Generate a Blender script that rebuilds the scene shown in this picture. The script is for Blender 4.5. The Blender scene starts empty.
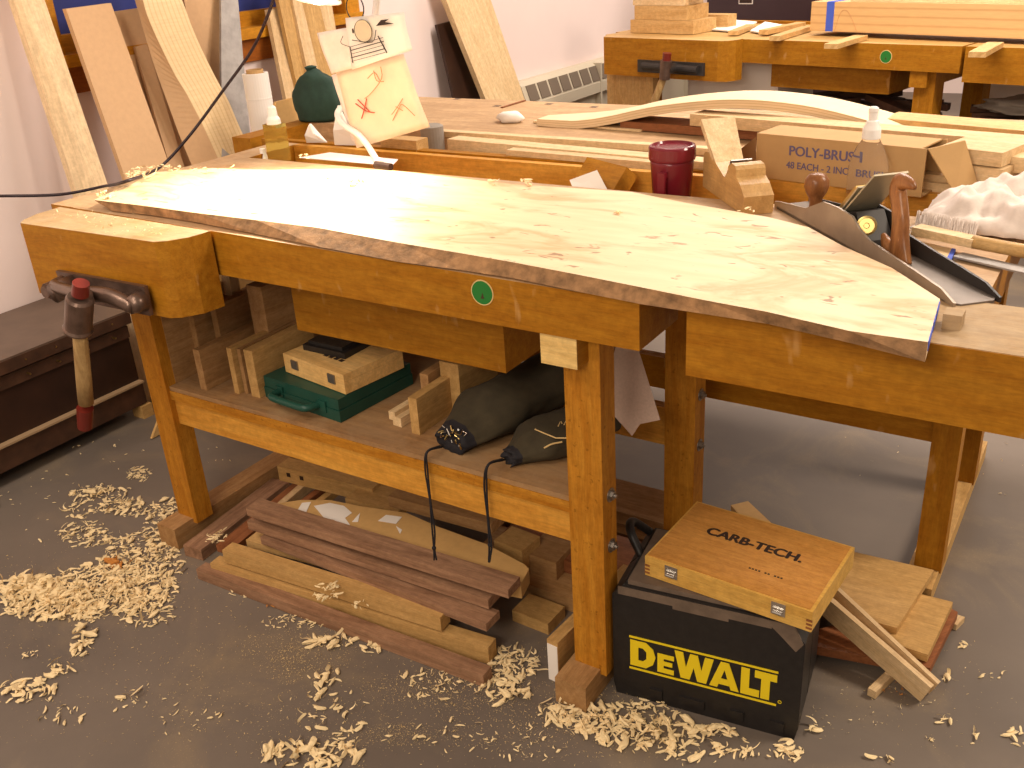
import bpy, bmesh, math, random
from mathutils import Vector, Matrix
from mathutils import noise as NN
random.seed(7)
sc = bpy.context.scene
COL = sc.collection
# ---------------------------------------------------------------- camera model
F = 965.18
RM = Matrix(((0.844, 0.181, -0.505), (0.533, -0.386, 0.753), (-0.058, -0.904, -0.423)))
_e = Vector(RM[0]).normalized(); _u = Vector(RM[2]); _u = (_u - _e*_u.dot(_e)).normalized(); _y = _u.cross(_e)
RM = Matrix((_e, _y, _u))
EYE = Vector((0, 0, 1.4))
def ray(u, v): return RM @ Vector((u-512, v-384, F))
def PZ(u, v, z): d = ray(u, v); return EYE + d*((z-1.4)/d.z)
def PY(u, v, y): d = ray(u, v); return EYE + d*(y/d.y)
def PX(u, v, x): d = ray(u, v); return EYE + d*(x/d.x)
cam = bpy.data.cameras.new('camera'); co = bpy.data.objects.new('camera', cam); COL.objects.link(co)
cam.sensor_fit = 'HORIZONTAL'; cam.sensor_width = 36; cam.lens = F/1024*36; cam.clip_end = 60; cam.clip_start = .02
m = Matrix((( RM[0][0], -RM[0][1], -RM[0][2]), (RM[1][0], -RM[1][1], -RM[1][2]), (RM[2][0], -RM[2][1], -RM[2][2]))).to_4x4()
m.translation = EYE; co.matrix_world = m
sc.camera = co

# ---------------------------------------------------------------- materials
def newmat(name):
    M = bpy.data.materials.new(name); M.use_nodes = True
    nt = M.node_tree; b = nt.nodes['Principled BSDF']; return M, nt, b
def link(nt, a, b): nt.links.new(a, b)
def c4(c): return (c[0], c[1], c[2], 1)
def noise(nt, vec, scale, detail=4, rough=.55, dist=0):
    n = nt.nodes.new('ShaderNodeTexNoise'); n.inputs['Scale'].default_value = scale; n.inputs['Detail'].default_value = detail
    n.inputs['Roughness'].default_value = rough; n.inputs['Distortion'].default_value = dist
    link(nt, vec, n.inputs['Vector']); return n.outputs['Fac']
def ramp(nt, fac, stops):
    r = nt.nodes.new('ShaderNodeValToRGB'); e = r.color_ramp.elements
    e[0].position, e[0].color = stops[0][0], c4(stops[0][1]); e[1].position, e[1].color = stops[1][0], c4(stops[1][1])
    for p, c in stops[2:]:
        x = e.new(p); x.color = c4(c)
    link(nt, fac, r.inputs['Fac']); return r.outputs['Color']
def mapping(nt, scale, coord='Object'):
    t = nt.nodes.new('ShaderNodeTexCoord'); mp = nt.nodes.new('ShaderNodeMapping'); mp.inputs['Scale'].default_value = scale
    link(nt, t.outputs[coord], mp.inputs['Vector']); return mp.outputs['Vector']
def mixc(nt, fac, a, b, mode='MIX'):
    x = nt.nodes.new('ShaderNodeMix'); x.data_type = 'RGBA'; x.blend_type = mode
    if isinstance(fac, (int, float)): x.inputs[0].default_value = fac
    else: link(nt, fac, x.inputs[0])
    for s, i in ((a, 6), (b, 7)):
        if isinstance(s, tuple): x.inputs[i].default_value = c4(s)
        else: link(nt, s, x.inputs[i])
    return x.outputs[2]
def bump(nt, b, h, strength, dist=.002):
    n = nt.nodes.new('ShaderNodeBump'); n.inputs['Strength'].default_value = strength; n.inputs['Distance'].default_value = dist
    link(nt, h, n.inputs['Height']); link(nt, n.outputs['Normal'], b.inputs['Normal'])
def wood(name, light, dark, axis='x', rough=.55, grain=28, spots=0, dirt=None, dirt_amt=.5, spec=.3, scuff=0):
    M, nt, b = newmat(name)
    s = {'x': (1, 9, 9), 'y': (9, 1, 9), 'z': (9, 9, 1)}[axis]
    v = mapping(nt, s)
    g = noise(nt, v, grain/4, 6, .6, .6)
    g2 = noise(nt, v, grain*1.6, 3, .6)
    c = ramp(nt, g, [(.32, dark), (.66, light)])
    mid = tuple((a*.6+d*.4) for a, d in zip(light, dark))
    f = ramp(nt, g2, [(.35, (.86,.86,.86)), (.62, (1.04,1.04,1.04))])
    c = mixc(nt, 1.0, c, f, 'MULTIPLY')
    mv = mapping(nt, (1, 1, 1)); mo = noise(nt, mv, 55, 5, .75)
    c = mixc(nt, 1.0, c, ramp(nt, mo, [(.3, (.84,.82,.80)), (.7, (1.12,1.12,1.12))]), 'MULTIPLY')
    if scuff:
        sv = mapping(nt, (3, 3, 1.2)); sp = noise(nt, sv, 9, 3, .5, .3)
        sf = ramp(nt, sp, [(.66, (0,0,0)), (.74, (scuff,)*3)]); c = mixc(nt, sf, c, (.62, .38, .16))
    if spots:
        sv = mapping(nt, (1, 1, 1)); sp = noise(nt, sv, 90, 2, .5)
        sf = ramp(nt, sp, [(.66, (0,0,0)), (.72, (spots,spots,spots))])
        c = mixc(nt, sf, c, tuple(x*.35 for x in dark))
    if dirt:
        sv = mapping(nt, (1, 1, 1)); sp = noise(nt, sv, 7, 6, .7, .5)
        sf = ramp(nt, sp, [(.38, (0,0,0)), (.68, (dirt_amt,)*3)])
        c = mixc(nt, sf, c, dirt)
    link(nt, c, b.inputs['Base Color']); b.inputs['Roughness'].default_value = rough
    b.inputs['Specular IOR Level'].default_value = spec
    bump(nt, b, g2, .15, .001)
    return M
def plain(name, col, rough=.6, metal=0, var=0, scale=20, bmp=0, spec=.4):
    M, nt, b = newmat(name)
    b.inputs['Roughness'].default_value = rough; b.inputs['Metallic'].default_value = metal
    b.inputs['Specular IOR Level'].default_value = spec
    if var or bmp:
        v = mapping(nt, (1, 1, 1)); n = noise(nt, v, scale, 6, .6)
        c = ramp(nt, n, [(.3, tuple(x*(1-var) for x in col)), (.7, tuple(min(1, x*(1+var*.6)) for x in col))])
        link(nt, c, b.inputs['Base Color'])
        if bmp: bump(nt, b, n, bmp, .004)
    else: b.inputs['Base Color'].default_value = c4(col)
    return M
O1, O2 = (.385, .165, .012), (.30, .112, .006)
MT = {}
for ax in 'xyz':
    MT['bench'+ax] = wood('bench_beech_'+ax, O1, O2, ax, .5, 22, spec=.15, scuff=.3)
    MT['legs'+ax] = wood('bench_leg_'+ax, (.50, .220, .024), (.37, .135, .010), ax, .5, 22, spots=.5, spec=.15)
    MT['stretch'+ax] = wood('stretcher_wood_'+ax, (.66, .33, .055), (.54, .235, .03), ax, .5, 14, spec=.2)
    MT['pale'+ax] = wood('pale_lumber_'+ax, (.68, .49, .28), (.56, .37, .18), ax, .6, 26)
    MT['pine'+ax] = wood('pine_'+ax, (.76, .57, .33), (.63, .43, .22), ax, .55, 20)
    MT['tan'+ax] = wood('tan_lumber_'+ax, (.56, .34, .125), (.43, .245, .08), ax, .65, 26)
    MT['brown'+ax] = wood('brown_offcut_'+ax, (.42, .24, .10), (.30, .155, .055), ax, .7, 26)
    MT['walnut'+ax] = wood('walnut_'+ax, (.38, .215, .125), (.19, .095, .052), ax, .6, 24)
    MT['red'+ax] = wood('reddish_lumber_'+ax, (.30, .11, .04), (.19, .06, .02), ax, .6, 24)
    MT['beam'+ax] = wood('beam_'+ax, (.62, .40, .17), (.50, .29, .10), ax, .55, 22)
MT['endcream'] = wood('cream_block', (.80, .56, .22), (.66, .42, .14), 'x', .5, 18)
MT['worn'] = wood('worn_top', (.42, .27, .13), (.32, .19, .08), 'x', .7, 24, dirt=(.46, .36, .24), dirt_amt=.6)
MT['worn2'] = wood('worn_bench_top', (.56, .37, .20), (.42, .25, .12), 'x', .55, 20, dirt=(.27, .15, .07), dirt_amt=.5)
MT['shelf'] = wood('dusty_shelf', (.36, .20, .08), (.26, .13, .05), 'x', .85, 12, dirt=(.36, .24, .13), dirt_amt=.7)
MT['mdfw'] = plain('fibreboard', (.60, .375, .20), .7, 0, .05, 60)
MT['pinew'] = wood('clear_pine', (.80, .60, .37), (.76, .55, .32), 'x', .55, 8)
MT['boxpine'] = wood('small_box_pine', (.74, .48, .19), (.66, .39, .13), 'x', .5, 12)
MT['mdf'] = plain('mdf', (.56, .335, .12), .7, 0, .07, 60)
MT['mdf2'] = plain('mdf_edge', (.46, .27, .10), .75, 0, .1, 80)
MT['cast'] = plain('cast_steel', (.17, .11, .085), .34, .7, .35, 30, .2)
MT['steel'] = plain('machined_steel', (.34, .30, .27), .38, .85, .12, 12, .05)
MT['iron'] = plain('worn_plane_iron', (.36, .29, .23), .42, .55, .18, 14, .05)
MT['soleiron'] = plain('sole_iron', (.20, .165, .14), .5, .6, .25, 14, .05)
MT['blade'] = plain('blade_steel', (.42, .37, .27), .35, .5, .15, 20)
MT['darkmetal'] = plain('black_japanning', (.035, .03, .028), .4, .2, .2, 20)
MT['galv'] = plain('galvanised_steel', (.36, .33, .31), .5, .45, .3, 14)
MT['brass'] = plain('brass', (.50, .36, .14), .32, 1, .1, 30)
MT['chrome'] = plain('chrome', (.75, .72, .68), .18, 1)
MT['bolt'] = plain('dull_zinc', (.30, .27, .24), .4, .9)
MT['redplastic'] = plain('red_plastic', (.14, .016, .010), .3, 0, .1, 30)
MT['handlewood'] = wood('grimy_handle', (.50, .33, .14), (.30, .17, .06), 'z', .5, 30, dirt=(.20, .12, .05), dirt_amt=.6)
MT['rosewood'] = wood('rosewood', (.34, .145, .05), (.20, .075, .025), 'z', .28, 20)
MT['planewood'] = wood('plane_body_beech', (.64, .40, .16), (.48, .27, .09), 'x', .4, 20, dirt=(.30, .16, .06), dirt_amt=.45)
MT['green'] = plain('green_plastic', (.010, .060, .042), .42, 0, .2, 15)
MT['grbadge'] = plain('green_badge', (.02, .17, .03), .3)
MT['cream'] = plain('cream_ring', (.66, .46, .2), .5)
MT['blackplastic'] = plain('black_plastic', (.017, .014, .013), .42, 0, .3, 60, .1)
MT['greyplastic'] = plain('dusty_plastic_edge', (.15, .105, .075), .6, 0, .3, 25)
MT['yellow'] = plain('yellow_paint', (.80, .60, .012), .5)
MT['ink'] = plain('black_ink', (.025, .012, .008), .6)
MT['blueink'] = plain('blue_ink', (.13, .10, .19), .7)
MT['redink'] = plain('red_ink', (.45, .06, .03), .7)
MT['sepia'] = plain('sepia_ink', (.55, .27, .12), .7)
MT['paper'] = plain('paper', (.80, .74, .68), .8)
MT['sketch'] = plain('sketch_paper', (.80, .64, .47), .8, 0, .12, 9)
MT['white'] = plain('white_enamel', (.82, .78, .74), .35)
MT['cloth'] = plain('white_rag', (.72, .62, .56), .95, 0, .12, 25, .4)
MT['grcloth'] = plain('green_cloth', (.02, .05, .035), .85, 0, .35, 12, .3)
MT['bag'] = plain('dark_bag_cloth', (.048, .036, .018), .9, 0, .3, 25, .3)
MT['navy'] = plain('navy_cord_hem', (.012, .010, .013), .8)
MT['maroon'] = plain('maroon_plastic', (.17, .012, .022), .22, 0)
MT['cardboard'] = plain('cardboard', (.48, .29, .12), .8, 0, .06, 30)
MT['cardin'] = plain('cardboard_inner', (.26, .13, .05), .85)
MT['sand'] = plain('sandpaper', (.56, .41, .33), .9, 0, .1, 200, .2)
MT['bark'] = plain('bark_edge', (.30, .16, .07), .85, 0, .55, 40, .8)
MT['wall'] = plain('wall_paint', (.80, .66, .62), .75, 0, .03, 3)
MT['rad'] = plain('radiator_enamel', (.55, .48, .36), .5)
MT['grille'] = plain('grille_dark', (.16, .12, .085), .7)
MT['chesttop'] = plain('chest_top', (.125, .082, .058), .5, 0, .25, 8)
MT['chest'] = plain('chest_dark', (.032, .012, .006), .45, 0, .4, 8)
MT['chestband'] = plain('chest_band', (.065, .028, .014), .5, 0, .4, 20)
MT['stripe'] = plain('chest_strip', (.34, .22, .12), .6)
MT['frame'] = wood('window_wood', (.60, .27, .02), (.46, .18, .01), 'y', .4, 16)
MT['frame2'] = wood('window_apron', (.36, .11, .015), (.26, .07, .01), 'y', .4, 16)
MT['blue'] = plain('dusk_sky_pane', (.035, .05, .22), .35, 0, .25, 3)  # dusk sky outside, painted as the pane's own colour
MT['bluetape'] = plain('blue_tape', (.05, .10, .52), .6)
MT['purple'] = plain('dark_cabinet', (.045, .022, .028), .4, 0, .15, 5)
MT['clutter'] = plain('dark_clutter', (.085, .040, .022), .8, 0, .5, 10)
MT['greycloth'] = plain('grey_cloth', (.30, .26, .22), .9, 0, .2, 12, .3)
MT['cord'] = plain('black_cord', (.02, .008, .012), .5)
MT['shaving'] = plain('wood_shaving', (.84, .66, .38), .75, 0, .12, 40)
MT['dust'] = plain('sawdust', (.62, .45, .22), .9)
MT['chip'] = plain('orange_chip', (.50, .20, .04), .8)
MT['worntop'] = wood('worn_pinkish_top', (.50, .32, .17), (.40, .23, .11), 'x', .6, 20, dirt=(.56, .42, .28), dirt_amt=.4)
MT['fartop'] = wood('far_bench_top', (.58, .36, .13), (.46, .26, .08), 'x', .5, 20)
MT['maple'] = None
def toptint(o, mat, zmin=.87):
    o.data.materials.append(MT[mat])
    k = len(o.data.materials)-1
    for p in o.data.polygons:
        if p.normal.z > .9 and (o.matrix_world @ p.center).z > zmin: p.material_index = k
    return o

def lam_mat(name, axis_z_scale):
    M, nt, b = newmat(name)
    t = nt.nodes.new('ShaderNodeTexCoord'); w = nt.nodes.new('ShaderNodeTexWave'); w.wave_type = 'BANDS'; w.bands_direction = 'Z'
    w.inputs['Scale'].default_value = axis_z_scale; w.inputs['Distortion'].default_value = .6; w.inputs['Detail'].default_value = 1
    link(nt, t.outputs['UV'], w.inputs['Vector'])
    return M, nt, b, w
def laminated(name, light, dark, n, use='Z', coord='Object'):
    M, nt, b = newmat(name)
    v = mapping(nt, (1, 1, 1), coord)
    w = nt.nodes.new('ShaderNodeTexWave'); w.wave_type = 'BANDS'; w.bands_direction = use
    w.inputs['Scale'].default_value = n; w.inputs['Distortion'].default_value = .25; w.inputs['Detail'].default_value = 2
    link(nt, v, w.inputs['Vector'])
    g = noise(nt, mapping(nt, (2, 2, 20)), 8, 5)
    c = ramp(nt, w.outputs['Fac'], [(.0, dark), (.25, light)])
    c = mixc(nt, 1, c, ramp(nt, g, [(.3, (.9,.9,.9)), (.7, (1.03,1.03,1.03))]), 'MULTIPLY')
    link(nt, c, b.inputs['Base Color']); b.inputs['Roughness'].default_value = .6
    return M
MT['lam'] = laminated('laminated_plies', (.60, .40, .18), (.46, .28, .11), 13, 'Y')
MT['lambeam'] = laminated('laminated_beam', (.64, .40, .17), (.54, .31, .12), 9, 'Z')
MT['lamarch'] = laminated('laminated_arch', (.76, .57, .35), (.60, .40, .21), 30, 'Y', 'UV')

def maple():
    M, nt, b = newmat('figured_maple')
    v = mapping(nt, (1, 6, 6)); g = noise(nt, v, 5, 5, .55, .5)
    base = ramp(nt, g, [(.3, (.74, .54, .32)), (.6, (.80, .62, .40))])
    v2 = mapping(nt, (1, 2.6, 1)); s = noise(nt, v2, 2.6, 6, .55, .7)
    st = ramp(nt, s, [(.50, (0,0,0)), (.58, (.6,.6,.6)), (.62, (.15,.15,.15)), (.72, (.65,.65,.65))])
    c = mixc(nt, st, base, (.52, .28, .11))
    v3 = mapping(nt, (1.2, 3, 3)); s3 = noise(nt, v3, 14, 3, .5, 1)
    sp = ramp(nt, s3, [(.645, (0,0,0)), (.70, (.8,.8,.8))])
    c = mixc(nt, sp, c, (.26, .13, .06))
    link(nt, c, b.inputs['Base Color']); b.inputs['Roughness'].default_value = .5
    b.inputs['Specular IOR Level'].default_value = .3
    bump(nt, b, g, .1, .002); return M
MT['maple'] = maple()
def floor_mat():
    M, nt, b = newmat('floor_grey')
    v = mapping(nt, (1, 1, 1))
    g = noise(nt, v, 1.3, 6, .6); g2 = noise(nt, v, 260, 3, .6); g3 = noise(nt, v, 3.2, 5, .65, .8); g4 = noise(nt, v, 70, 4, .7)
    base = ramp(nt, g, [(.32, (.125, .101, .085)), (.68, (.185, .148, .120))])
    sp = ramp(nt, g2, [(.60, (0,0,0)), (.70, (.55,.55,.55))])
    pt = ramp(nt, g3, [(.46, (0,0,0)), (.66, (1,1,1))])
    mm = mixc(nt, 1, sp, pt, 'MULTIPLY')
    c = mixc(nt, mm, base, (.45, .32, .16))
    film = ramp(nt, g3, [(.50, (0,0,0)), (.78, (.5,.5,.5))])
    c = mixc(nt, film, c, (.30, .22, .13))
    link(nt, c, b.inputs['Base Color'])
    b.inputs['Roughness'].default_value = .55; b.inputs['Specular IOR Level'].default_value = .25
    bump(nt, b, g4, .08, .002); return M
MT['floor'] = floor_mat()
def clear_mat(name, col, rough=.05, tr=.93):
    M, nt, b = newmat(name); b.inputs['Base Color'].default_value = c4(col); b.inputs['Roughness'].default_value = rough
    b.inputs['Transmission Weight'].default_value = tr; b.inputs['IOR'].default_value = 1.06; return M
MT['clear'] = clear_mat('clear_plastic', (1, 1, 1), .02, .97)
MT['yglass'] = clear_mat('amber_liquid_plastic', (.80, .68, .22), .12, .88)
def emis(name, col, s):
    M, nt, b = newmat(name); b.inputs['Base Color'].default_value = c4(col); b.inputs['Emission Color'].default_value = c4(col)
    b.inputs['Emission Strength'].default_value = s; return M
MT['bulb'] = emis('lit_bulb', (1, .9, .72), 8)
MT['tube'] = emis('fluorescent_tube', (1, .93, .85), 3)

# ---------------------------------------------------------------- objects
MATS = {}
def settags(o, label=None, cat=None, group=None, kind=None):
    for k, x in (('label', label), ('category', cat), ('group', group), ('kind', kind)):
        if x: o[k] = x
    return o
def thing(name, label, cat, loc=(0,0,0), rot=None, group=None, mat=None):
    o = bpy.data.objects.new(name, None); COL.objects.link(o); o.empty_display_size = .05
    W = mat if mat is not None else Matrix.Translation(Vector(loc)) @ (Matrix.Rotation(rot or 0, 4, 'Z'))
    o.matrix_world = W; MATS[o.name] = W
    return settags(o, label, cat, group)
def fin(name, bm, mat, parent=None, frame=None, world=True, smooth=False, bevel=0, seg=1):
    """frame: matrix of the object's own axes; bm is in world coords when world=True and is moved into that frame"""
    if bevel:
        bmesh.ops.bevel(bm, geom=[e for e in bm.edges if e.is_manifold and e.calc_face_angle(0) > .5], offset=bevel, segments=seg, affect='EDGES', profile=.6)
    PM = MATS[parent.name] if parent else None
    if parent: Wm = PM
    else: Wm = frame if frame is not None else Matrix.Identity(4)
    if world: bmesh.ops.transform(bm, matrix=Wm.inverted(), verts=bm.verts)
    bmesh.ops.recalc_face_normals(bm, faces=bm.faces)
    me = bpy.data.meshes.new(name); bm.to_mesh(me); bm.free()
    mats = mat if isinstance(mat, (list, tuple)) else [mat]
    for x in mats: me.materials.append(MT[x] if isinstance(x, str) else x)
    if smooth:
        for p in me.polygons: p.use_smooth = True
    o = bpy.data.objects.new(name, me); COL.objects.link(o)
    if parent: o.parent = parent
    else: o.matrix_world = Wm
    MATS[o.name] = Wm
    return o
def B(bm, x0, x1, y0, y1, z0, z1, mi=0, M=None):
    vs = [bm.verts.new(Vector(p) if M is None else M @ Vector(p)) for p in
          ((x0,y0,z0),(x1,y0,z0),(x1,y1,z0),(x0,y1,z0),(x0,y0,z1),(x1,y0,z1),(x1,y1,z1),(x0,y1,z1))]
    for f in ((0,3,2,1),(4,5,6,7),(0,1,5,4),(1,2,6,5),(2,3,7,6),(3,0,4,7)):
        bm.faces.new([vs[i] for i in f]).material_index = mi
    return vs
def prism(bm, pts, vec, mi=0, sidemi=None):
    """closed polygon pts (Vectors) extruded along vec"""
    vec = Vector(vec); a = [bm.verts.new(p) for p in pts]; b = [bm.verts.new(Vector(p)+vec) for p in pts]
    n = len(a); bm.faces.new(a).material_index = mi; bm.faces.new(b[::-1]).material_index = mi
    for i in range(n):
        bm.faces.new((a[i], b[i], b[(i+1)%n], a[(i+1)%n])).material_index = mi if sidemi is None else (sidemi[i] if isinstance(sidemi, list) else sidemi)
def cyl(bm, p, q, r, r2=None, n=20, caps=True, mi=0):
    p, q = Vector(p), Vector(q); r2 = r if r2 is None else r2
    d = (q-p).normalized(); a = d.orthogonal().normalized(); b = d.cross(a)
    A = [bm.verts.new(p+(a*math.cos(t)+b*math.sin(t))*r) for t in [2*math.pi*i/n for i in range(n)]]
    Bv = [bm.verts.new(q+(a*math.cos(t)+b*math.sin(t))*r2) for t in [2*math.pi*i/n for i in range(n)]]
    for i in range(n): bm.faces.new((A[i], A[(i+1)%n], Bv[(i+1)%n], Bv[i])).material_index = mi
    if caps: bm.faces.new(A[::-1]).material_index = mi; bm.faces.new(Bv).material_index = mi
def lathe(bm, base, prof, n=28, axis=(0,0,1), caps=True, mi=0):
    base = Vector(base); d = Vector(axis).normalized(); a = d.orthogonal().normalized(); b = d.cross(a); rings = []
    for r, h in prof: rings.append([bm.verts.new(base+d*h+(a*math.cos(2*math.pi*i/n)+b*math.sin(2*math.pi*i/n))*r) for i in range(n)])
    for k in range(len(rings)-1):
        for i in range(n): bm.faces.new((rings[k][i], rings[k][(i+1)%n], rings[k+1][(i+1)%n], rings[k+1][i])).material_index = mi
    if caps: bm.faces.new(rings[0][::-1]).material_index = mi; bm.faces.new(rings[-1]).material_index = mi
def catmull(pts, k=6):
    P = [Vector(p) for p in pts]; P = [2*P[0]-P[1]] + P + [2*P[-1]-P[-2]]; out = []
    for i in range(1, len(P)-2):
        for j in range(k):
            t = j/k; a, b, c, d = P[i-1:i+3]
            out.append(.5*((2*b)+(c-a)*t+(2*a-5*b+4*c-d)*t*t+(3*b-a-3*c+d)*t**3))
    out.append(P[-2]); return out
def tube(bm, pts, r, n=10, k=6, rs=None, mi=0):
    pts = catmull(pts, k) if k > 1 else [Vector(p) for p in pts]; rings = []; a = None
    for i, p in enumerate(pts):
        d = (pts[min(i+1, len(pts)-1)]-pts[max(i-1, 0)]).normalized()
        a = d.orthogonal().normalized() if a is None else (a-d*a.dot(d)).normalized()
        b = d.cross(a); rr = r if rs is None else rs[0]+(rs[1]-rs[0])*i/(len(pts)-1)
        rings.append([bm.verts.new(p+(a*math.cos(2*math.pi*j/n)+b*math.sin(2*math.pi*j/n))*rr) for j in range(n)])
    for k2 in range(len(rings)-1):
        for i in range(n): bm.faces.new((rings[k2][i], rings[k2][(i+1)%n], rings[k2+1][(i+1)%n], rings[k2+1][i])).material_index = mi
    bm.faces.new(rings[0][::-1]).material_index = mi; bm.faces.new(rings[-1]).material_index = mi
def BM(): return bmesh.new()
def framePQ(P, Q, up=(0,0,1)):
    x = (Vector(Q)-Vector(P)).normalized(); up = Vector(up); z = (up-x*x.dot(up)).normalized(); y = z.cross(x)
    M = Matrix((x, y, z)).transposed().to_4x4(); M.translation = Vector(P); return M
def bar(name, label, cat, P, Q, w, h, mat, group=None, up=(0,0,1), bevel=.0015, parent=None, cuts=None):
    """straight board: P->Q is the near top edge, width w goes away, height h goes down"""
    P, Q = Vector(P), Vector(Q); Mx = framePQ(P, Q, up); L = (Q-P).length; bm = BM(); B(bm, 0, L, 0, w, -h, 0, M=Mx)
    o = fin(name, bm, mat, parent, frame=Mx, bevel=bevel)
    if not parent: settags(o, label, cat, group)
    return o
def box(name, x0, x1, y0, y1, z0, z1, mat, parent=None, bevel=.002, label=None, cat=None, group=None, kind=None, frame=None, M=None):
    bm = BM(); B(bm, x0, x1, y0, y1, z0, z1, M=M); o = fin(name, bm, mat, parent, frame=frame if frame is not None else (M if M is not None else Matrix.Translation((x0, y0, z0))), bevel=bevel)
    return settags(o, label, cat, group, kind)
def slab(name, label, cat, quad, z, th, mat, group=None, bevel=.0015):
    """flat board whose top outline is seen at the given pixels on height z"""
    pts = [PZ(u, v, z) for u, v in quad]; bm = BM(); prism(bm, pts, (0, 0, -th))
    x = pts[1]-pts[0]; fr = framePQ(pts[0], pts[1]); o = fin(name, bm, mat, None, frame=fr, bevel=bevel)
    return settags(o, label, cat, group)
def text(name, s, size, mat, parent, M, bold=0, depth=.0006, sx=1, align='CENTER', spacing=1):
    cu = bpy.data.curves.new('t', 'FONT'); cu.body = s; cu.size = size; cu.extrude = depth; cu.align_x = align; cu.space_character = spacing
    ob = bpy.data.objects.new('t', cu); COL.objects.link(ob); bpy.context.view_layer.update()
    me = bpy.data.meshes.new_from_object(ob.evaluated_get(bpy.context.evaluated_depsgraph_get())); bpy.data.objects.remove(ob)
    bm = BM(); k = [(0, 0)] if not bold else [(-bold, 0), (bold, 0), (0, bold*.6), (0, -bold*.6), (0, 0)]
    for i, (dx, dy) in enumerate(k):
        b2 = BM(); b2.from_mesh(me); bmesh.ops.translate(b2, vec=(dx, dy, i*.00002), verts=b2.verts); m2_ = bpy.data.meshes.new('t'); b2.to_mesh(m2_); b2.free(); bm.from_mesh(m2_)
    bmesh.ops.scale(bm, vec=(sx, 1, 1), verts=bm.verts); bmesh.ops.transform(bm, matrix=M, verts=bm.verts)
    return fin(name, bm, mat, parent)
def blob(name, label, cat, center, rad, mat, seed=0, amp=.25, flat=True, group=None, freq=2.5, sub=4, parent=None):
    from mathutils import noise as N
    bm = BM(); bmesh.ops.create_icosphere(bm, subdivisions=sub, radius=1)
    for v in bm.verts:
        d = v.co.normalized(); k = 1+amp*N.noise(d*freq+Vector((seed*3.1, seed, 0)))+amp*.4*N.noise(d*freq*3+Vector((seed, 5, 0)))
        v.co = Vector((d.x*rad[0]*k, d.y*rad[1]*k, d.z*rad[2]*k))
        if flat and v.co.z < -rad[2]*.45: v.co.z = -rad[2]*.45
    bmesh.ops.translate(bm, vec=Vector(center), verts=bm.verts)
    o = fin(name, bm, mat, parent, frame=Matrix.Translation(Vector(center)), smooth=True)
    if not parent: settags(o, label, cat, group)
    return o

# ================================================================= SETTING
WX = -3.05
bm = BM(); B(bm, -3.4, 3.5, -1.5, 9, -.1, 0); settags(fin('floor', bm, 'floor'), kind='structure')
bm = BM()   # left wall with the window opening y 1.9..3.3, z 1.11..2.3
for y0, y1, z0, z1 in ((-1.5, 1.93, 0, 2.9), (3.5, 9, 0, 2.9), (1.93, 3.5, 0, 1.0), (1.93, 3.5, 2.3, 2.9)): B(bm, WX-.2, WX, y0, y1, z0, z1)
settags(fin('wall_left', bm, 'wall'), kind='structure')
bm = BM(); B(bm, WX, 3.5, 8.8, 9, 0, 2.9); settags(fin('wall_back', bm, 'wall'), kind='structure')
w = thing('window_1', None, None, (WX, 1.93, 1.0)); w['kind'] = 'structure'
box('window_frame', WX-.15, WX+.02, 1.93, 2.02, 1.1, 2.3, 'frame', w)
box('window_frame', WX-.15, WX+.02, 3.41, 3.5, 1.1, 2.3, 'frame', w)
box('window_frame', WX-.12, WX-.02, 2.60, 2.70, 1.14, 2.3, 'frame', w)
box('window_sill', WX-.15, WX+.04, 1.93, 3.5, 1.085, 1.125, 'frame', w)
box('window_apron', WX-.1, WX+.015, 1.93, 3.5, 1.0, 1.085, 'frame2', w)
box('bottom_rail', WX-.12, WX-.06, 2.02, 3.41, 1.125, 1.18, 'frame', w)
box('pane', WX-.11, WX-.10, 2.02, 3.41, 1.18, 2.3, 'blue', w, bevel=0)
# convector along the wall
r = thing('convector_heater', 'long cream convector heater with a slotted grille low along the wall behind the benches', 'heater', (WX, 4.3, 0))
bm = BM(); prism(bm, [Vector((WX+.001, 4.72, .64)), Vector((WX+.05, 4.72, .64)), Vector((WX+.075, 4.72, .62)), Vector((WX+.11, 4.72, .52)), Vector((WX+.11, 4.72, .46)), Vector((WX+.075, 4.72, .45)), Vector((WX+.075, 4.72, .0)), Vector((WX+.001, 4.72, .0))], (0, 4.0, 0))
fin('casing', bm, 'rad', r)
bm = BM()
for i in range(31):
    y = 4.76+i*.125
    prism(bm, [Vector((WX+.0765, y, .618)), Vector((WX+.108, y, .533)), Vector((WX+.111, y, .534)), Vector((WX+.0795, y, .619))], (0, .100, 0))
fin('grille', bm, 'grille', r)
for i, y in enumerate((5.6, 7.0)): box('seam', WX+.001, WX+.113, y, y+.02, .06, .635, 'rad', r, .001)

# lighting: ceiling fluorescents out of view, plus added fills for bench and wall
def area(x, y, z, sx, sy, power, col, rot=(0, 0, 0)):
    l = bpy.data.lights.new('ceiling_and_fill_light', 'AREA'); l.shape = 'RECTANGLE'; l.size = sx; l.size_y = sy; l.energy = power; l.color = col
    o = bpy.data.objects.new('ceiling_and_fill_light', l); COL.objects.link(o); o.location = (x, y, z); o.rotation_euler = rot
area(-1.3, -.6, 2.75, 1.3, .5, 22, (1, .85, .68), (math.radians(18), 0, 0))
area(1.6, 2.6, 2.75, 1.2, .5, 85, (1, .85, .68), (math.radians(6), math.radians(8), 0))
area(-.8, 3.6, 2.75, 2.4, .5, 80, (1, .87, .76))
area(-1.2, 6.2, 2.75, 2.4, .5, 75, (1, .87, .76))
area(-.4, -1.0, 1.95, 1.0, .6, 24, (1, .85, .68), (math.radians(58), 0, math.radians(14)))  # added fill by the camera, no fixture; brightens the bench fronts
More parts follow.
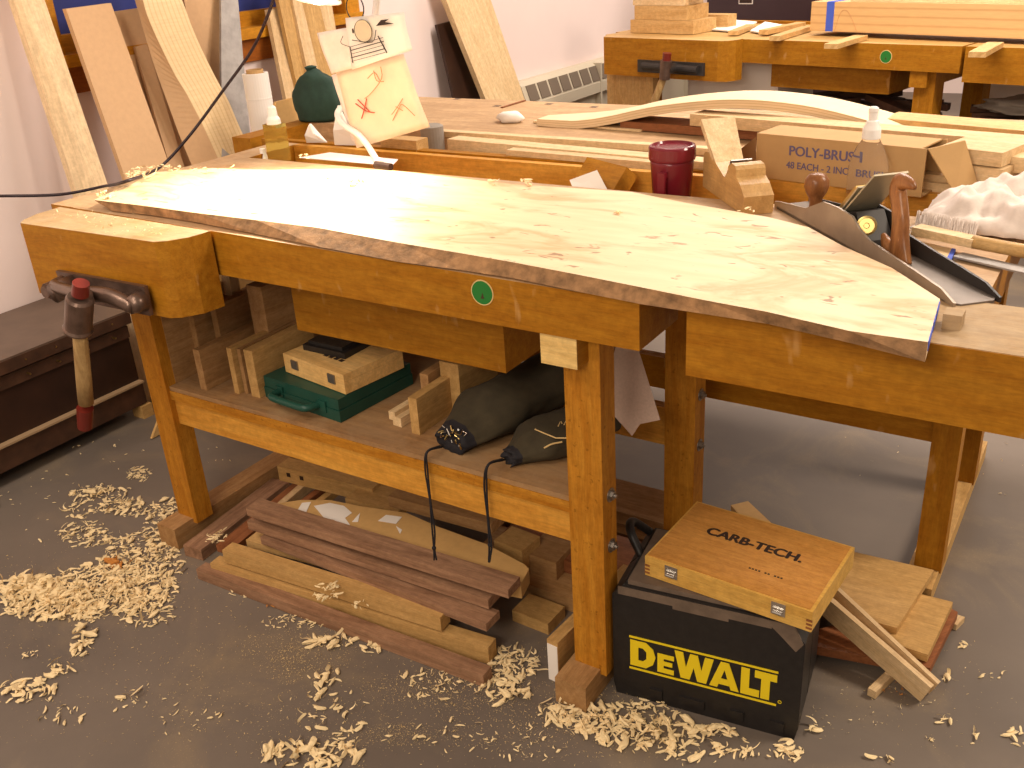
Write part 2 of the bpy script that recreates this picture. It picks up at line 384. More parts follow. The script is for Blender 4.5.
area(-1.9, .3, 2.6, 1.0, .5, 26, (1, .85, .70), (0, math.radians(62), 0))  # added light turned at the left wall to lift its brightness
W = bpy.data.worlds.new('world'); sc.world = W; W.use_nodes = True
W.node_tree.nodes['Background'].inputs[0].default_value = (1, .80, .62, 1); W.node_tree.nodes['Background'].inputs[1].default_value = .42
sc.view_settings.view_transform = 'Standard'; sc.view_settings.look = 'None'; sc.view_settings.gamma = 1; sc.view_settings.exposure = 0.25
try: sc.view_settings.use_curve_mapping = False
except Exception: pass

# ================================================================= CHEST
ch = thing('trunk', 'dark low trunk with studded brown edge bands along the wall left of the near bench', 'chest', (-2.86, 1.5, 0))
zc = .375
box('body', -3.03, -2.67, .2, 1.76, .06, zc-.05, 'chest', ch, .004)
box('lid', -3.04, -2.655, .19, 1.77, zc-.042, zc, 'chesttop', ch, .004)
box('lid_band', -2.656, -2.649, .19, 1.77, zc-.042, zc-.004, 'chestband', ch, .001)
box('upper_band', -2.672, -2.662, .2, 1.76, zc-.09, zc-.05, 'chestband', ch, .001)
box('lower_band', -2.672, -2.655, .2, 1.76, .05, .125, 'chestband', ch, .001)
box('ledge', -2.672, -2.645, .2, 1.76, .125, .131, 'stripe', ch, .001)
bm = BM()
for i in range(15):
    y = .3+i*.1
    for z in (zc-.022, zc-.07): cyl(bm, (-2.665, y, z), (-2.6475, y, z), .004, .003, 8)
st = fin('studs', bm, 'brass', ch); st['kind'] = 'stuff'
p = PZ(134, 416, 0); box('wood_block', p.x, p.x+.055, p.y, p.y+.04, 0, .045, 'tany', label='small square wood block on the floor at the end of the dark trunk', cat='block')

# ================================================================= NEAR BENCH
def bolt(x, y, z, par, ax=(1, 0, 0)):
    bm = BM(); ax = Vector(ax); c = Vector((x, y, z))
    cyl(bm, c, c+ax*.002, .014, n=20); cyl(bm, c+ax*.002, c+ax*.008, .009, n=6); cyl(bm, c+ax*.008, c+ax*.013, .004, n=10)
    fin('bolt', bm, 'bolt', par)
def badge(x, y, z, par, T=None, r=.021):
    bm = BM(); c = Vector((x, y, z)); A = []
    n = 28
    lathe(bm, c, [(r*1.0, .0), (r*1.11, .0), (r*1.09, .0010), (r*1.0, .0006)], n, (0, -1, 0), caps=False)
    if T is not None: bmesh.ops.transform(bm, matrix=T, verts=bm.verts)
    q = fin('badge', bm, 'cream', par)
    bm = BM(); cyl(bm, c+Vector((0, .002, 0)), c+Vector((0, -.0012, 0)), r, n=28)
    if T is not None: bmesh.ops.transform(bm, matrix=T, verts=bm.verts)
    fin('badge_disc', bm, 'grbadge', q)
    bm = BM()
    prism(bm, [c+Vector((-.003, -.0012, -.011)), c+Vector((.004, -.0012, -.010)), c+Vector((.001, -.0012, .0))], (0, -.0006, 0))
    if T is not None: bmesh.ops.transform(bm, matrix=T, verts=bm.verts)
    fin('badge_mark', bm, 'chestband', q)
AB = .793; TP = .875; Y0 = 1.27
nb = thing('workbench', 'near orange beech workbench with a face vise, green badge and loaded shelf', 'workbench', (-1.35, 1.55, 0))
bm = BM()
fv = [bm.verts.new(p) for p in ((-2.10, 1.322, .772), (-.607, Y0, AB), (-.607, 1.42, AB), (-2.10, 1.42, .772), (-2.10, 1.322, TP), (-.607, Y0, TP), (-.607, 1.42, TP), (-2.10, 1.42, TP))]
for f in ((0,3,2,1),(4,5,6,7),(0,1,5,4),(1,2,6,5),(2,3,7,6),(3,0,4,7)): bm.faces.new([fv[i] for i in f])
B(bm, -2.10, -.19, 1.421, 1.885, .82, TP)
b1 = toptint(fin('bench_top', bm, 'benchx', nb, bevel=.002), 'worntop')
box('tray_bottom', -2.10, -.19, 1.885, 2.07, .795, .807, 'benchx', nb)
box('back_rail', -2.10, -.19, 2.062, 2.085, .79, TP, 'stretchx', nb)  # paler wood on the rail stands in for lamp light falling on it
toptint(box('end_cap', -2.19, -2.10, 1.325, 2.085, .775, TP, 'benchy', nb), 'worntop')
toptint(box('end_cap', -.19, -.15, 1.47, 2.085, .80, TP, 'benchy', nb), 'worntop')
# tail vise
tv = box('tail_vise', -.531, .12, 1.275, 1.458, .764, TP+.002, 'benchx', nb, .003)
box('worn_top', -.529, .118, 1.277, 1.456, TP+.002, TP+.0028, 'worn', tv, 0)
dg = PZ(941, 329, TP+.002); box('bench_dog', dg.x, dg.x+.024, dg.y, dg.y+.03, TP+.002, TP+.024, 'worn', tv, .002)
# trestles
for x0, x1, nm in ((-.777, -.706, 0), (-1.975, -1.905, 1)):
    box('leg', x0, x1, 1.322, 1.375, .05, .80, 'legsz', nb, .003)
    box('leg', x0, x1, 1.752, 1.808, .05, .80, 'legsz', nb, .003)
    box('foot', x0-.012, x1-.014, 1.26, 1.90, 0, .062, 'browny', nb, .006)
    box('bearer', x0-.02, x0+.05, 1.283, 1.85, .733, .792, 'benchy' if nm else 'benchy', nb, .002)
box('bearer_end', -.797, -.727, 1.2815, 1.2832, .733, .792, 'endcream', nb, 0)
for y in (1.338, 1.765): box('stretcher', -1.905, -.777, y, y+.026, .338, .432, 'stretchx', nb, .002)
bm = BM(); prism(bm, [Vector(p) for p in ((-1.905, 1.332, .432), (-.777, 1.332, .432), (-.785, 1.40, .432), (-.93, 1.80, .432), (-1.905, 1.80, .432))], (0, 0, .011)); fin('shelf', bm, 'shelf', nb, bevel=.001)
box('shelf_lip', -1.905, -.777, 1.330, 1.345, .408, .4315, 'legsx', nb, .002)
for y, zs in ((1.352, (.456, .345)), (1.78, (.473, .349))):
    for z in zs: bolt(-.706, y, z, nb)
p = PY(482.5, 292.5, Y0); yb = Y0+.052*(-.607-p.x)/1.493; p = PY(482.5, 292.5, yb); badge(p.x, yb-.0005, p.z, nb)
dr = box('drawer_case', -1.553, -.985, 1.45, 1.86, .607, .793, 'benchx', nb, .002)
# face vise
vs_ = thing('x', None, None) if False else None
outline = [(-2.085, 1.178), (-1.650, 1.194), (-1.628, 1.208), (-1.604, 1.245), (-1.597, 1.296), (-2.128, 1.308), (-2.125, 1.245), (-2.105, 1.198)]
bm = BM(); prism(bm, [Vector((x, y, .712)) for x, y in outline], (0, 0, .165))
ch_ = fin('vise_jaw', bm, 'benchx', nb, bevel=.003)
bm = BM(); prism(bm, [Vector((x*.997-.0055, y*.997+.0037, .877)) for x, y in outline], (0, 0, .0008)); fin('worn_jaw_top', bm, 'worn', ch_)
pl = Vector((0, 0, 0))
q0 = PY(58, 270, 1.176); q1 = PY(145, 285, 1.176); q2 = PY(149, 315, 1.176); q3 = PY(64, 297, 1.176)
bm = BM(); prism(bm, [Vector((q0.x, 1.18, q0.z)), Vector((q1.x, 1.182, q0.z+.003)), Vector((q2.x+.008, 1.182, q0.z-.062)), Vector((q0.x+.004, 1.18, q0.z-.062))], (0, -.010, 0))
vp = fin('vise_plate', bm, 'cast', ch_, bevel=.003)
# cast bracket with bulges and the screw hub
hy = 1.085; hz = .735
hub = PY(82, 305, hy)
bm = BM()
cyl(bm, (-1.70, 1.172, .752), (-1.70, 1.14, .750), .024, .017)
tube(bm, [(-1.70, 1.15, .745), (-1.76, 1.138, .765), (-1.82, 1.125, .765), (hub.x+.01, hy+.005, hub.z+.02)], .0165, 14)
cyl(bm, (-1.93, 1.172, .757), (-1.93, 1.12, .752), .022)
tube(bm, [(-1.95, 1.16, .765), (-1.93, 1.13, .765), (hub.x, hy+.01, hub.z+.018)], .013, 14)
fin('vise_bracket', bm, 'cast', ch_, smooth=True)
bm = BM(); k = PY(52, 290, 1.14); cyl(bm, (k.x, 1.175, k.z+.006), (k.x, 1.13, k.z), .016, .019); cyl(bm, (k.x, 1.13, k.z), (k.x, 1.122, k.z), .014); fin('guide_bolt', bm, 'cast', ch_, bevel=.001)
for xx in (q0.x+.02, q2.x-.012):
    bm = BM(); cyl(bm, (xx, 1.171, q0.z-.018), (xx, 1.165, q0.z-.018), .009); fin('screw_head', bm, 'bolt', ch_)
top = PY(82, 293, hy); bot = PY(82, 331, hy)
hx = hub.x
tilt = Vector(((PY(84, 405, hy).x-PY(79, 335, hy).x)/ (PY(84, 405, hy).z-PY(79, 335, hy).z), 0, 1)).normalized()
c0 = PY(80, 297, hy); c1 = PY(78, 330, hy)
bm = BM(); lathe(bm, c1, [(.030, 0), (.031, .004), (.028, .010), (.028, (c0-c1).length-.006), (.024, (c0-c1).length)], 28, (c0-c1)); fin('screw_hub', bm, 'cast', ch_, smooth=False)
h0 = PY(81, 283, hy); h1 = PY(85, 408, hy); h2 = PY(85, 427, hy)
bm = BM(); cyl(bm, c0+(h0-c0)*.2, h0, .0175, .0165, 24); hc = fin('handle_cap', bm, 'redplastic', ch_, bevel=.002)
bm = BM(); d = (h1-c1); lathe(bm, c1+(c0-c1)*.3, [(.0145, 0), (.0155, d.length*.3), (.0165, d.length*.75), (.0165, d.length*1.0+.01)], 20, d); hd = fin('vise_handle', bm, 'handlewood', ch_, smooth=True)
bm = BM(); cyl(bm, h1, h2, .018, .016, 24); fin('handle_tip', bm, 'redplastic', ch_, bevel=.002)

# ================================================================= MIDDLE BENCH (back to back)
m2 = thing('workbench', 'middle workbench behind the near one, its worn top piled with long timber', 'workbench', (-1.2, 2.5, 0))
bm = BM(); B(bm, -2.32, -.02, 2.40, 2.90, .80, TP); B(bm, -2.32, -.02, 2.37, 2.40, .76, TP)
fin('bench_top', bm, 'worn2', m2, bevel=.002)
box('tray_bottom', -2.28, -.06, 2.13, 2.37, .795, .807, 'benchx', m2)
box('back_rail', -2.28, -.02, 2.108, 2.135, .79, TP, 'benchx', m2)
box('end_cap', -2.40, -2.32, 2.10, 2.90, .80, TP, 'benchy', m2)
box('end_cap', -.06, .0, 2.10, 2.90, .80, TP, 'benchy', m2)
for x0, x1 in ((-.262, -.205), (-1.50, -1.44)):
    box('leg', x0, x1, 1.955+.02, 2.03, .045, .784, 'benchz', m2, .003)
    box('leg', x0+.0, x1, 2.40, 2.46, .045, .80, 'benchz', m2, .003)
    box('foot', x0-.01, x1-.004, 1.90, 2.65, 0, .05, 'tany', m2, .005)
    box('bearer', x0, x1, 1.98, 2.85, .73, .784, 'benchy', m2, .002)
for y in (1.985, 2.42): box('stretcher', -1.44, -.262, y, y+.028, .362, .445, 'benchx', m2, .002)
for u, v in ((462-5, 99), (497, 106), (549, 104), (594, 107), (622, 111)):
    p = PZ(u, v, TP); box('dog_hole', p.x-.012, p.x+.012, p.y-.010, p.y+.010, TP-.02, TP+.0005, 'chest', m2, 0)

# ================================================================= PLANK
pk = thing('plank', 'wide figured pale maple plank with bark edge lying across the near bench', 'plank', PZ(500, 220, .9))
ZT = .899
front = [(94, 200), (146, 206), (197, 213), (256, 220), (320, 228), (400, 243), (460, 253), (512, 262), (580, 275), (640, 287), (704, 300), (768, 312), (850, 331), (928, 342)]
back = [(940, 299), (892, 268), (843, 246), (808, 227), (768, 217), (687, 203), (632, 192), (512, 184), (393, 171), (340, 169), (270, 170), (212, 168), (155, 172)]
bot = [(112, 211), (150, 215), (200, 223), (256, 234), (320, 247), (400, 262), (460, 270), (512, 278), (580, 292), (640, 304), (704, 314), (768, 324), (850, 343), (925, 362)]
bm = BM()
TPs = [PZ(u, v, ZT) for u, v in front]; BKs = [PZ(u, v, ZT) for u, v in back]
BTs = [PZ(u, v, TP+.0035) for u, v in bot]
BTs = [Vector((q.x, max(q.y, 1.20), TP+.0035)) for q in BTs]
tv_ = [bm.verts.new(p) for p in TPs]; bv_ = [bm.verts.new(p) for p in BKs]
tb_ = [bm.verts.new(p) for p in BTs]; bb_ = [bm.verts.new(p-Vector((0, 0, ZT-TP-.0035))) for p in BKs]
bm.faces.new(tv_+bv_); bm.faces.new((tb_+bb_)[::-1])
for i in range(len(tv_)-1): bm.faces.new((tv_[i], tb_[i], tb_[i+1], tv_[i+1])).material_index = 1
for i in range(len(bv_)-1): bm.faces.new((bv_[i], bb_[i], bb_[i+1], bv_[i+1]))
bm.faces.new((tv_[-1], tb_[-1], bb_[0], bv_[0])); bm.faces.new((bv_[-1], bb_[-1], tb_[0], tv_[0])).material_index = 1
board = fin('board', bm, ['maple', 'bark'], pk)
bm = BM(); ea, eb = TPs[-1], BKs[0]; dv = (eb-ea); ov = Vector((dv.y, -dv.x, 0)).normalized()*.0012
for s0, s1 in ((.02, .34), (.42, .62), (.70, .93)):
    p0_, p1_ = ea+dv*s0, ea+dv*s1; prism(bm, [p0_+Vector((0, 0, .0006)), p1_+Vector((0, 0, .0006)), p1_-Vector((0, 0, .010)), p0_-Vector((0, 0, .014))], ov)
fin('blue_tape_end', bm, 'bluetape', pk)

# ================================================================= STEEL JOINTER PLANE
A_ = PZ(770, 200, .885); E_ = PZ(953, 307, .878); A_.z = TP+.0005; E_.z = TP+.0005
Lp = .60; dirv = (E_-A_).normalized(); A_ = E_-dirv*Lp
PM_ = framePQ(A_, E_)
jp = thing('jointer_plane', 'long steel jointer plane with brass nut and rosewood handles beside the plank end', 'hand plane', mat=PM_)
def J(x, y, z): return PM_ @ Vector((x, y, z))
Wd = .076
bm = BM(); prism(bm, [J(0, .006, 0), J(.012, 0, 0), J(Lp-.02, 0, 0), J(Lp, .012, 0), J(Lp, Wd-.012, 0), J(Lp-.012, Wd, 0), J(.012, Wd, 0), J(0, Wd-.006, 0)], PM_.to_3x3() @ Vector((0, 0, .005)))
fin('sole', bm, 'soleiron', jp)
prof = [(.0, .0), (Lp, .0), (Lp, .008), (.565, .019), (.5, .024), (.43, .028), (.36, .033), (.325, .043), (.30, .058), (.25, .061), (.195, .058), (.17, .047), (.13, .030), (.08, .024), (.02, .016), (0, .012)]
for y in (0, Wd-.004):
    bm = BM(); prism(bm, [J(x, y, z+.0002) for x, z in prof], PM_.to_3x3() @ Vector((0, .004, 0)))
    fin('cheek', bm, 'iron' if y == 0 else 'darkmetal', jp, bevel=.0008)
bm = BM(); lathe(bm, J(.095, Wd/2, .005), [(.015, 0), (.0125, .008), (.011, .022), (.013, .033), (.0195, .044), (.0232, .055), (.0222, .067), (.0155, .077), (.004, .080)], 28, PM_.to_3x3() @ Vector((0, 0, 1)))
fin('front_knob', bm, 'rosewood', jp, smooth=True)
bm = BM(); prism(bm, [J(.215, .012, .005), J(.33, .012, .005), J(.325, .012, .02), J(.29, .012, .062), J(.26, .012, .056)], PM_.to_3x3() @ Vector((0, .052, 0))); fin('frog', bm, 'darkmetal', jp, bevel=.002)
def inclined(name, x0, z0, L, th, y0, y1, mat, ang=48, off=0):
    c, s = math.cos(math.radians(ang)), math.sin(math.radians(ang)); bm = BM()
    prism(bm, [J(x0, y0, z0), J(x0+L*c, y0, z0+L*s), J(x0+L*c-th*s, y0, z0+L*s+th*c), J(x0-th*s, y0, z0+th*c)], PM_.to_3x3() @ Vector((0, y1-y0, 0)))
    return fin(name, bm, mat, jp, bevel=.0006)
inclined('blade', .212, .012, .180, .003, .008, .068, 'blade', 43)
inclined('cap_iron', .210, .018, .120, .003, .010, .066, 'blade', 46)
inclined('lever_cap', .207, .026, .105, .007, .014, .062, 'brass', 44)
bm = BM(); c = J(.275, .013, .080); cyl(bm, J(.265, .05, .083), J(.265, .03, .083), .008); fin('cap_screw', bm, 'brass', jp)
bm = BM(); c0_ = J(.325, Wd/2+.012, .048); c1_ = J(.342, Wd/2+.0, .044)
ax = Vector((.15, -.9, .25)).normalized()
cen = J(.318, .018, .045); lathe(bm, cen, [(.008, -.004), (.0165, -.003), (.0165, .004), (.013, .005), (.0125, .003), (.005, .003), (.004, .006)], 28, ax); fin('adjuster_wheel', bm, 'brass', jp)
bm = BM(); tube(bm, [J(.30, .014, .03), J(.31, .012, .018), J(.32, .012, .02)], .006, 8); fin('adjuster_yoke', bm, 'chrome', jp)
# tote
def loft(bm, path, rin, rth, y0, n=14):
    P_ = catmull([Vector((x, 0, z)) for x, z in path], 5); m_ = len(P_)
    rr = catmull([Vector((r, t, 0)) for r, t in zip(rin, rth)], 5); rings = []
    for i, p in enumerate(P_):
        d = (P_[min(i+1, m_-1)]-P_[max(i-1, 0)]).normalized(); nn = Vector((d.z, 0, -d.x))
        rings.append([bm.verts.new(J(*(p+nn*math.cos(2*math.pi*k/n)*rr[i].x+Vector((0, y0+math.sin(2*math.pi*k/n)*rr[i].y, 0))))) for k in range(n)])
    for i in range(m_-1):
        for k in range(n): bm.faces.new((rings[i][k], rings[i][(k+1) % n], rings[i+1][(k+1) % n], rings[i+1][k]))
    bm.faces.new(rings[0][::-1]); bm.faces.new(rings[-1])
bm = BM()
loft(bm, [(.392, .004), (.390, .022), (.387, .045), (.384, .068), (.376, .092), (.367, .112), (.370, .127), (.385, .132), (.402, .131), (.413, .128)], [.033, .026, .020, .018, .0165, .0175, .0160, .0120, .0085, .003], [.012, .012, .0115, .0115, .0115, .0115, .011, .010, .008, .003], Wd/2)
loft(bm, [(.405, .010), (.375, .014), (.352, .022), (.338, .034)], [.010, .011, .0105, .004], [.011, .011, .010, .004], Wd/2)
fin('tote', bm, 'rosewood', jp, smooth=True)

# ================================================================= WOODEN PLANE
a0 = PZ(743, 216, TP); a1 = PZ(771, 216, TP); a0 = Vector((a0.x, a0.y, TP+.001))
far = PZ(688, 176, TP); dx = (a0-far); dx.z = 0; dx.normalize(); Lw = .25
WM = framePQ(a0-dx*Lw, a0)
wp = thing('wooden_plane', 'old wooden bench plane with curved back and tall wedge beside the maroon mug', 'hand plane', mat=WM)
def Wp(x, y, z): return WM @ Vector((x, y, z))
bprof = [(0, 0), (Lw, 0), (Lw+.002, .045), (Lw-.006, .052), (Lw-.022, .068), (Lw-.045, .080), (Lw-.048, .098), (Lw-.055, .106), (Lw-.075, .108), (Lw-.093, .096), (Lw-.102, .072), (Lw-.115, .062), (.06, .092), (.045, .100), (.025, .100), (.008, .095), (0, .085)]
bm = BM(); prism(bm, [Wp(x, 0, z*.8) for x, z in bprof], WM.to_3x3() @ Vector((0, .060, 0))); fin('plane_body', bm, 'planewood', wp, bevel=.004, seg=2)
bm = BM(); prism(bm, [Wp(.045, .012, .08), Wp(.075, .012, .08), Wp(.115, .012, .135), Wp(.06, .012, .185), Wp(.045, .012, .18)], WM.to_3x3() @ Vector((0, .036, 0)))
bm.free(); 
t0 = Wp(.105, .004, .045); t1 = PY(708, 119, Wp(.06, 0, 0).y+.0)
t1 = Wp(-.01, .002, .142)
bm = BM(); dd = (t1-t0); yv = WM.to_3x3() @ Vector((0, 1, 0)); th = dd.normalized().cross(yv).normalized()
B_ = [t0-yv*.002, t0+yv*.054, t1+yv*.068, t1-yv*.006]
prism(bm, B_, th*.014); fin('wedge', bm, 'pinez', wp, bevel=.0015)
bm = BM(); prism(bm, [Wp(.115, .008, .04), Wp(.122, .008, .04), Wp(.152, .008, .085), Wp(.146, .008, .086)], WM.to_3x3() @ Vector((0, .044, 0))); fin('iron', bm, 'steel', wp)

# ================================================================= MUG, BLOCK, BOTTLES
tz = .8075
mc = PY(672, 170, 1.965); mx, my = mc.x, 1.965
mg = thing('travel_mug', 'maroon plastic travel mug with screw lid standing in the tool tray', 'mug', (mx, my, tz))
bm = BM(); lathe(bm, (mx, my, tz), [(.036, 0), (.039, .003), (.0475, .118), (.0475, .125), (.044, .126)], 40); fin('cup', bm, 'maroon', mg, smooth=True)
bm = BM(); lathe(bm, (mx, my, tz+.126), [(.0505, 0), (.0515, .004), (.0515, .026), (.049, .030), (.044, .031), (.041, .026), (.002, .025)], 40); fin('lid', bm, 'maroon', mg)
hdir = Vector((.05, -1, 0)).normalized()
bm = BM(); P0 = Vector((mx, my, tz)); sv = Vector((0, 0, 1)).cross(hdir)
prism(bm, [P0+hdir*.04+Vector((0,0,.108))-sv*.008, P0+hdir*.066+Vector((0,0,.108))-sv*.008, P0+hdir*.066+Vector((0,0,.018))-sv*.008, P0+hdir*.038+Vector((0,0,.018))-sv*.008, P0+hdir*.038+Vector((0,0,.03))-sv*.008, P0+hdir*.054+Vector((0,0,.03))-sv*.008, P0+hdir*.054+Vector((0,0,.096))-sv*.008, P0+hdir*.04+Vector((0,0,.096))-sv*.008], sv*.016)
fin('handle', bm, 'maroon', mg, bevel=.002)
# brown block leaning in the tray with a card
bq = [PY(587, 157, 2.02), PY(627, 167, 2.0), PY(612, 192, 1.93), PY(572, 184, 1.95)]
fr = framePQ(bq[3], bq[2], (0, -.35, 1)); bm = BM(); prism(bm, bq, Vector((.012, .03, -.028))); settags(fin('wood_block', bm, 'benchx', frame=fr, bevel=.002), 'orange brown wood block leaning in the tool tray left of the mug', 'block')
cq = [PY(569.5, 180, 1.915), PY(597, 170, 1.93), PY(608, 191, 1.89), PY(576, 196, 1.88)]
bm = BM(); prism(bm, cq, Vector((0, .001, -.001))); settags(fin('paper_card', bm, 'paper'), 'white paper card leaning on the tilted wood block in the tray', 'paper')
# water bottle
bc = PY(869, 160, 2.0); bx, by = bc.x, 2.0; kb_ = .885
wb = thing('water_bottle', 'clear plastic water bottle with white sport cap behind the steel plane', 'bottle', (bx, by, tz))
bm = BM(); lathe(bm, (bx, by, tz), [(.034, 0), (.038, .004), (.0385, .05), (.037, .055), (.0385, .06), (.0385, .125), (.038, .145), (.034, .165), (.026, .188), (.018, .203), (.0145, .208), (.0145, .213)], 36); [setattr(v.co, 'z', tz+(v.co.z-tz)*kb_) for v in bm.verts]; fin('bottle_body', bm, 'clear', wb, smooth=True)
bm = BM(); lathe(bm, (bx, by, tz+.208*kb_), [(.0175, 0), (.018, .002), (.0175, .018), (.014, .026), (.0115, .034), (.0085, .036), (.0085, .050), (.0095, .052), (.0095, .058), (.006, .061)], 28); fin('sport_cap', bm, 'white', wb)
# spray bottle
sp = PZ(277, 168, tz); sp = Vector((PY(281, 168, 1.955).x, 1.955, tz))
gl = thing('spray_bottle', 'small square bottle of yellow liquid with white cap in the tool tray', 'bottle', sp)
bm = BM(); B(bm, sp.x-.025, sp.x+.025, sp.y-.02, sp.y+.02, tz, tz+.150); fin('bottle_body', bm, 'yglass', gl, bevel=.006, seg=2)
bm = BM(); lathe(bm, (sp.x, sp.y, tz+.149), [(.020, 0), (.019, .014), (.014, .022), (.012, .045), (.008, .050)], 20); fin('cap', bm, 'white', gl)
bm = BM(); lathe(bm, (sp.x-.052, sp.y-.01, tz), [(.012, 0), (.013, .05), (.008, .07), (.008, .08)], 20); settags(fin('white_tube', bm, 'white'), 'short white tube standing left of the yellow bottle', 'tube')

# ================================================================= LAMP AND PAPERS
lh = PY(325, -1, 1.80)
lp = thing('desk_lamp', 'lit white work lamp hanging over the plank with its arm rising from the tool tray', 'lamp', (PY(380, 158, 1.93).x, 1.93, tz))
bp = Vector((PY(378, 158, 1.93).x, 1.93, tz))
bm = BM(); lathe(bm, bp, [(.03, 0), (.032, .01), (.015, .02), (.011, .07), (.014, .08), (.005, .085)], 24); fin('base', bm, 'white', lp)
e1 = PY(362, 138, 1.93); e2 = PY(340, 108, 1.95)
bm = BM(); tube(bm, [bp+Vector((0, 0, .07)), e1, PY(343, 124, 1.95), PY(338, 112, 1.97), PY(352, 98, 2.0), PY(368, 60, 2.01), PY(376, 10, 2.0), PY(378, -40, 1.95)], .0085, 12); fin('lamp_arm', bm, 'white', lp, smooth=True)
at_ = PY(378, -40, 1.95)
bm = BM(); tube(bm, [at_, (at_.x-.04, 1.9, at_.z+.03), (lh.x, 1.80, lh.z+.10)], .0085, 12); fin('lamp_arm', bm, 'white', lp, smooth=True)
ldir = Vector((.02, -.28, -1)).normalized(); sdir = Vector((.02, -.62, -1)).normalized()
bm = BM(); lathe(bm, (lh.x, lh.y, lh.z+.10), [(.016, 0), (.024, .01), (.028, .03), (.044, .07), (.056, .105), (.054, .105), (.042, .07), (.026, .032)], 32, ldir, caps=False); fin('lamp_shade', bm, 'white', lp, smooth=True)
bm = BM(); bmesh.ops.create_icosphere(bm, subdivisions=3, radius=.036, matrix=Matrix.Translation(Vector((lh.x, lh.y, lh.z+.10))+ldir*.078)); fin('bulb', bm, 'bulb', lp, smooth=True)
sl = bpy.data.lights.new('lamp_light', 'SPOT'); sl.energy = 60; sl.color = (1, .88, .68); sl.spot_size = math.radians(128); sl.spot_blend = .9; sl.shadow_soft_size = .04
so = bpy.data.objects.new('lamp_light', sl); COL.objects.link(so); so.location = Vector((lh.x, lh.y, lh.z+.10))+ldir*.118; so.rotation_euler = sdir.to_track_quat('-Z', 'Y').to_euler()
# bent cardboard by lamp base
ring = PY(355, 8, 1.95)
pc = thing('binder_clip_ring', 'thin metal ring hooked on the lamp above the hanging papers', 'ring', ring)
bm = BM(); ctr = ring; pts = [ctr+Vector((math.cos(t)*.028, 0, math.sin(t)*.030)) for t in [2*math.pi*i/20 for i in range(21)]]
tube(bm, pts, .0016, 6, 1); fin('ring', bm, 'darkmetal', pc)
def sheet(name, label, quad, y, mat, lean=0, dy=0, curl=0, seed=1):
    """a sheet of paper hanging from its top edge, with a slight bow"""
    P = [PY(u, v, y+(lean if i > 1 else 0)) for i, (u, v) in enumerate(quad)]
    bm = BM(); n = 10; G = []
    for i in range(n+1):
        row = []
        for j in range(n+1):
            s, t = i/n, j/n; p = (P[0]*(1-s)+P[1]*s)*(1-t)+(P[3]*(1-s)+P[2]*s)*t
            row.append(bm.verts.new(p+Vector((0, curl*math.sin(s*math.pi)*(.3+t)+.002*math.sin(7*s+seed+5*t), 0))))
        G.append(row)
    for i in range(n):
        for j in range(n): bm.faces.new((G[i][j], G[i+1][j], G[i+1][j+1], G[i][j+1]))
    o = fin(name, bm, mat, smooth=True); settags(o, label, 'paper'); md = o.modifiers.new('thick', 'SOLIDIFY'); md.thickness = .0006
    return o
s1 = sheet('drawing_sheet', 'hanging yellowish drawing sheet with red pencil crosses, lower of the hung papers', [(335, 70), (403, 54), (430, 127), (357, 148)], 1.95, 'sketch', 0, 0, -.004)
s2 = sheet('printed_sheet', 'upper hanging paper with a printed machine picture', [(345, 18), (404, 12), (412, 50), (352, 70)], 1.935, 'paper', 0, 0, -.006, 2)
s3 = sheet('folded_sheet', 'plain cream paper hanging left of the printed machine picture', [(317, 33), (350, 27), (354, 68), (331, 74)], 1.94, 'cloth', 0, 0, -.004, 3)
s4 = sheet('backing_sheet', 'pinkish blank sheet hanging behind the yellowish drawing', [(332, 75), (352, 68), (366, 147), (352, 140)], 1.965, 'cloth', 0, 0, -.002, 4)
def ink(parent, strokes, y, mat, r=.0011, name='ink_line', dy=-.0095):
    bm = BM()
    for st_ in strokes:
        pts = [PY(u, v, y)+Vector((0, dy, 0)) for u, v in st_]; tube(bm, pts, r, 5, 3)
    o = fin(name, bm, mat); o.parent = parent; o.matrix_parent_inverse = Matrix.Identity(4); return o
ink(s1, [[(358, 103), (368, 110), (377, 112)], [(369, 98), (367, 108), (364, 118)], [(360, 99), (372, 111)]], 1.95, 'redink', .0016, 'red_cross')
ink(s1, [[(383, 66), (384, 78), (374, 92), (367, 98)], [(376, 70), (379, 80), (386, 81)], [(370, 78), (377, 72), (382, 80)]], 1.95, 'sepia')
ink(s1, [[(395, 120), (401, 108), (405, 104), (417, 115)], [(398, 106), (405, 110)], [(405, 98), (400, 106), (394, 114)]], 1.95, 'sepia')
# printed machine on upper sheet
bm = BM()
def disc(u, v, r, y, sx=1.0):
    c = PY(u, v, y); n = 24; prism(bm, [c+Vector((math.cos(t)*r*sx, 0, math.sin(t)*r)) for t in [2*math.pi*i/n for i in range(n)]], (0, -.0006, 0))
disc(353, 31, .0060, 1.925, .5)
prism(bm, [PY(376, 26, 1.925), PY(381, 20, 1.925), PY(389, 19, 1.925), PY(385, 22, 1.925), PY(394, 23.5, 1.925), PY(384, 25, 1.925)], (0, -.0005, 0))
c = PY(363, 31, 1.926); tube(bm, [c+Vector((math.cos(t)*.028, 0, math.sin(t)*.026)) for t in [2*math.pi*i/24 for i in range(25)]], .0007, 5, 1)
for k_ in range(5): tube(bm, [PY(350+k_*.4, 47+k_*3.6, 1.925), PY(383+k_*.6, 37.5+k_*3.7, 1.925)], .0006+.0005*(k_ % 2), 5, 1)
tube(bm, [PY(350, 47, 1.925), PY(353, 63, 1.925)], .0014, 5, 1); tube(bm, [PY(378, 36, 1.925), PY(387, 53, 1.925)], .0014, 5, 1)
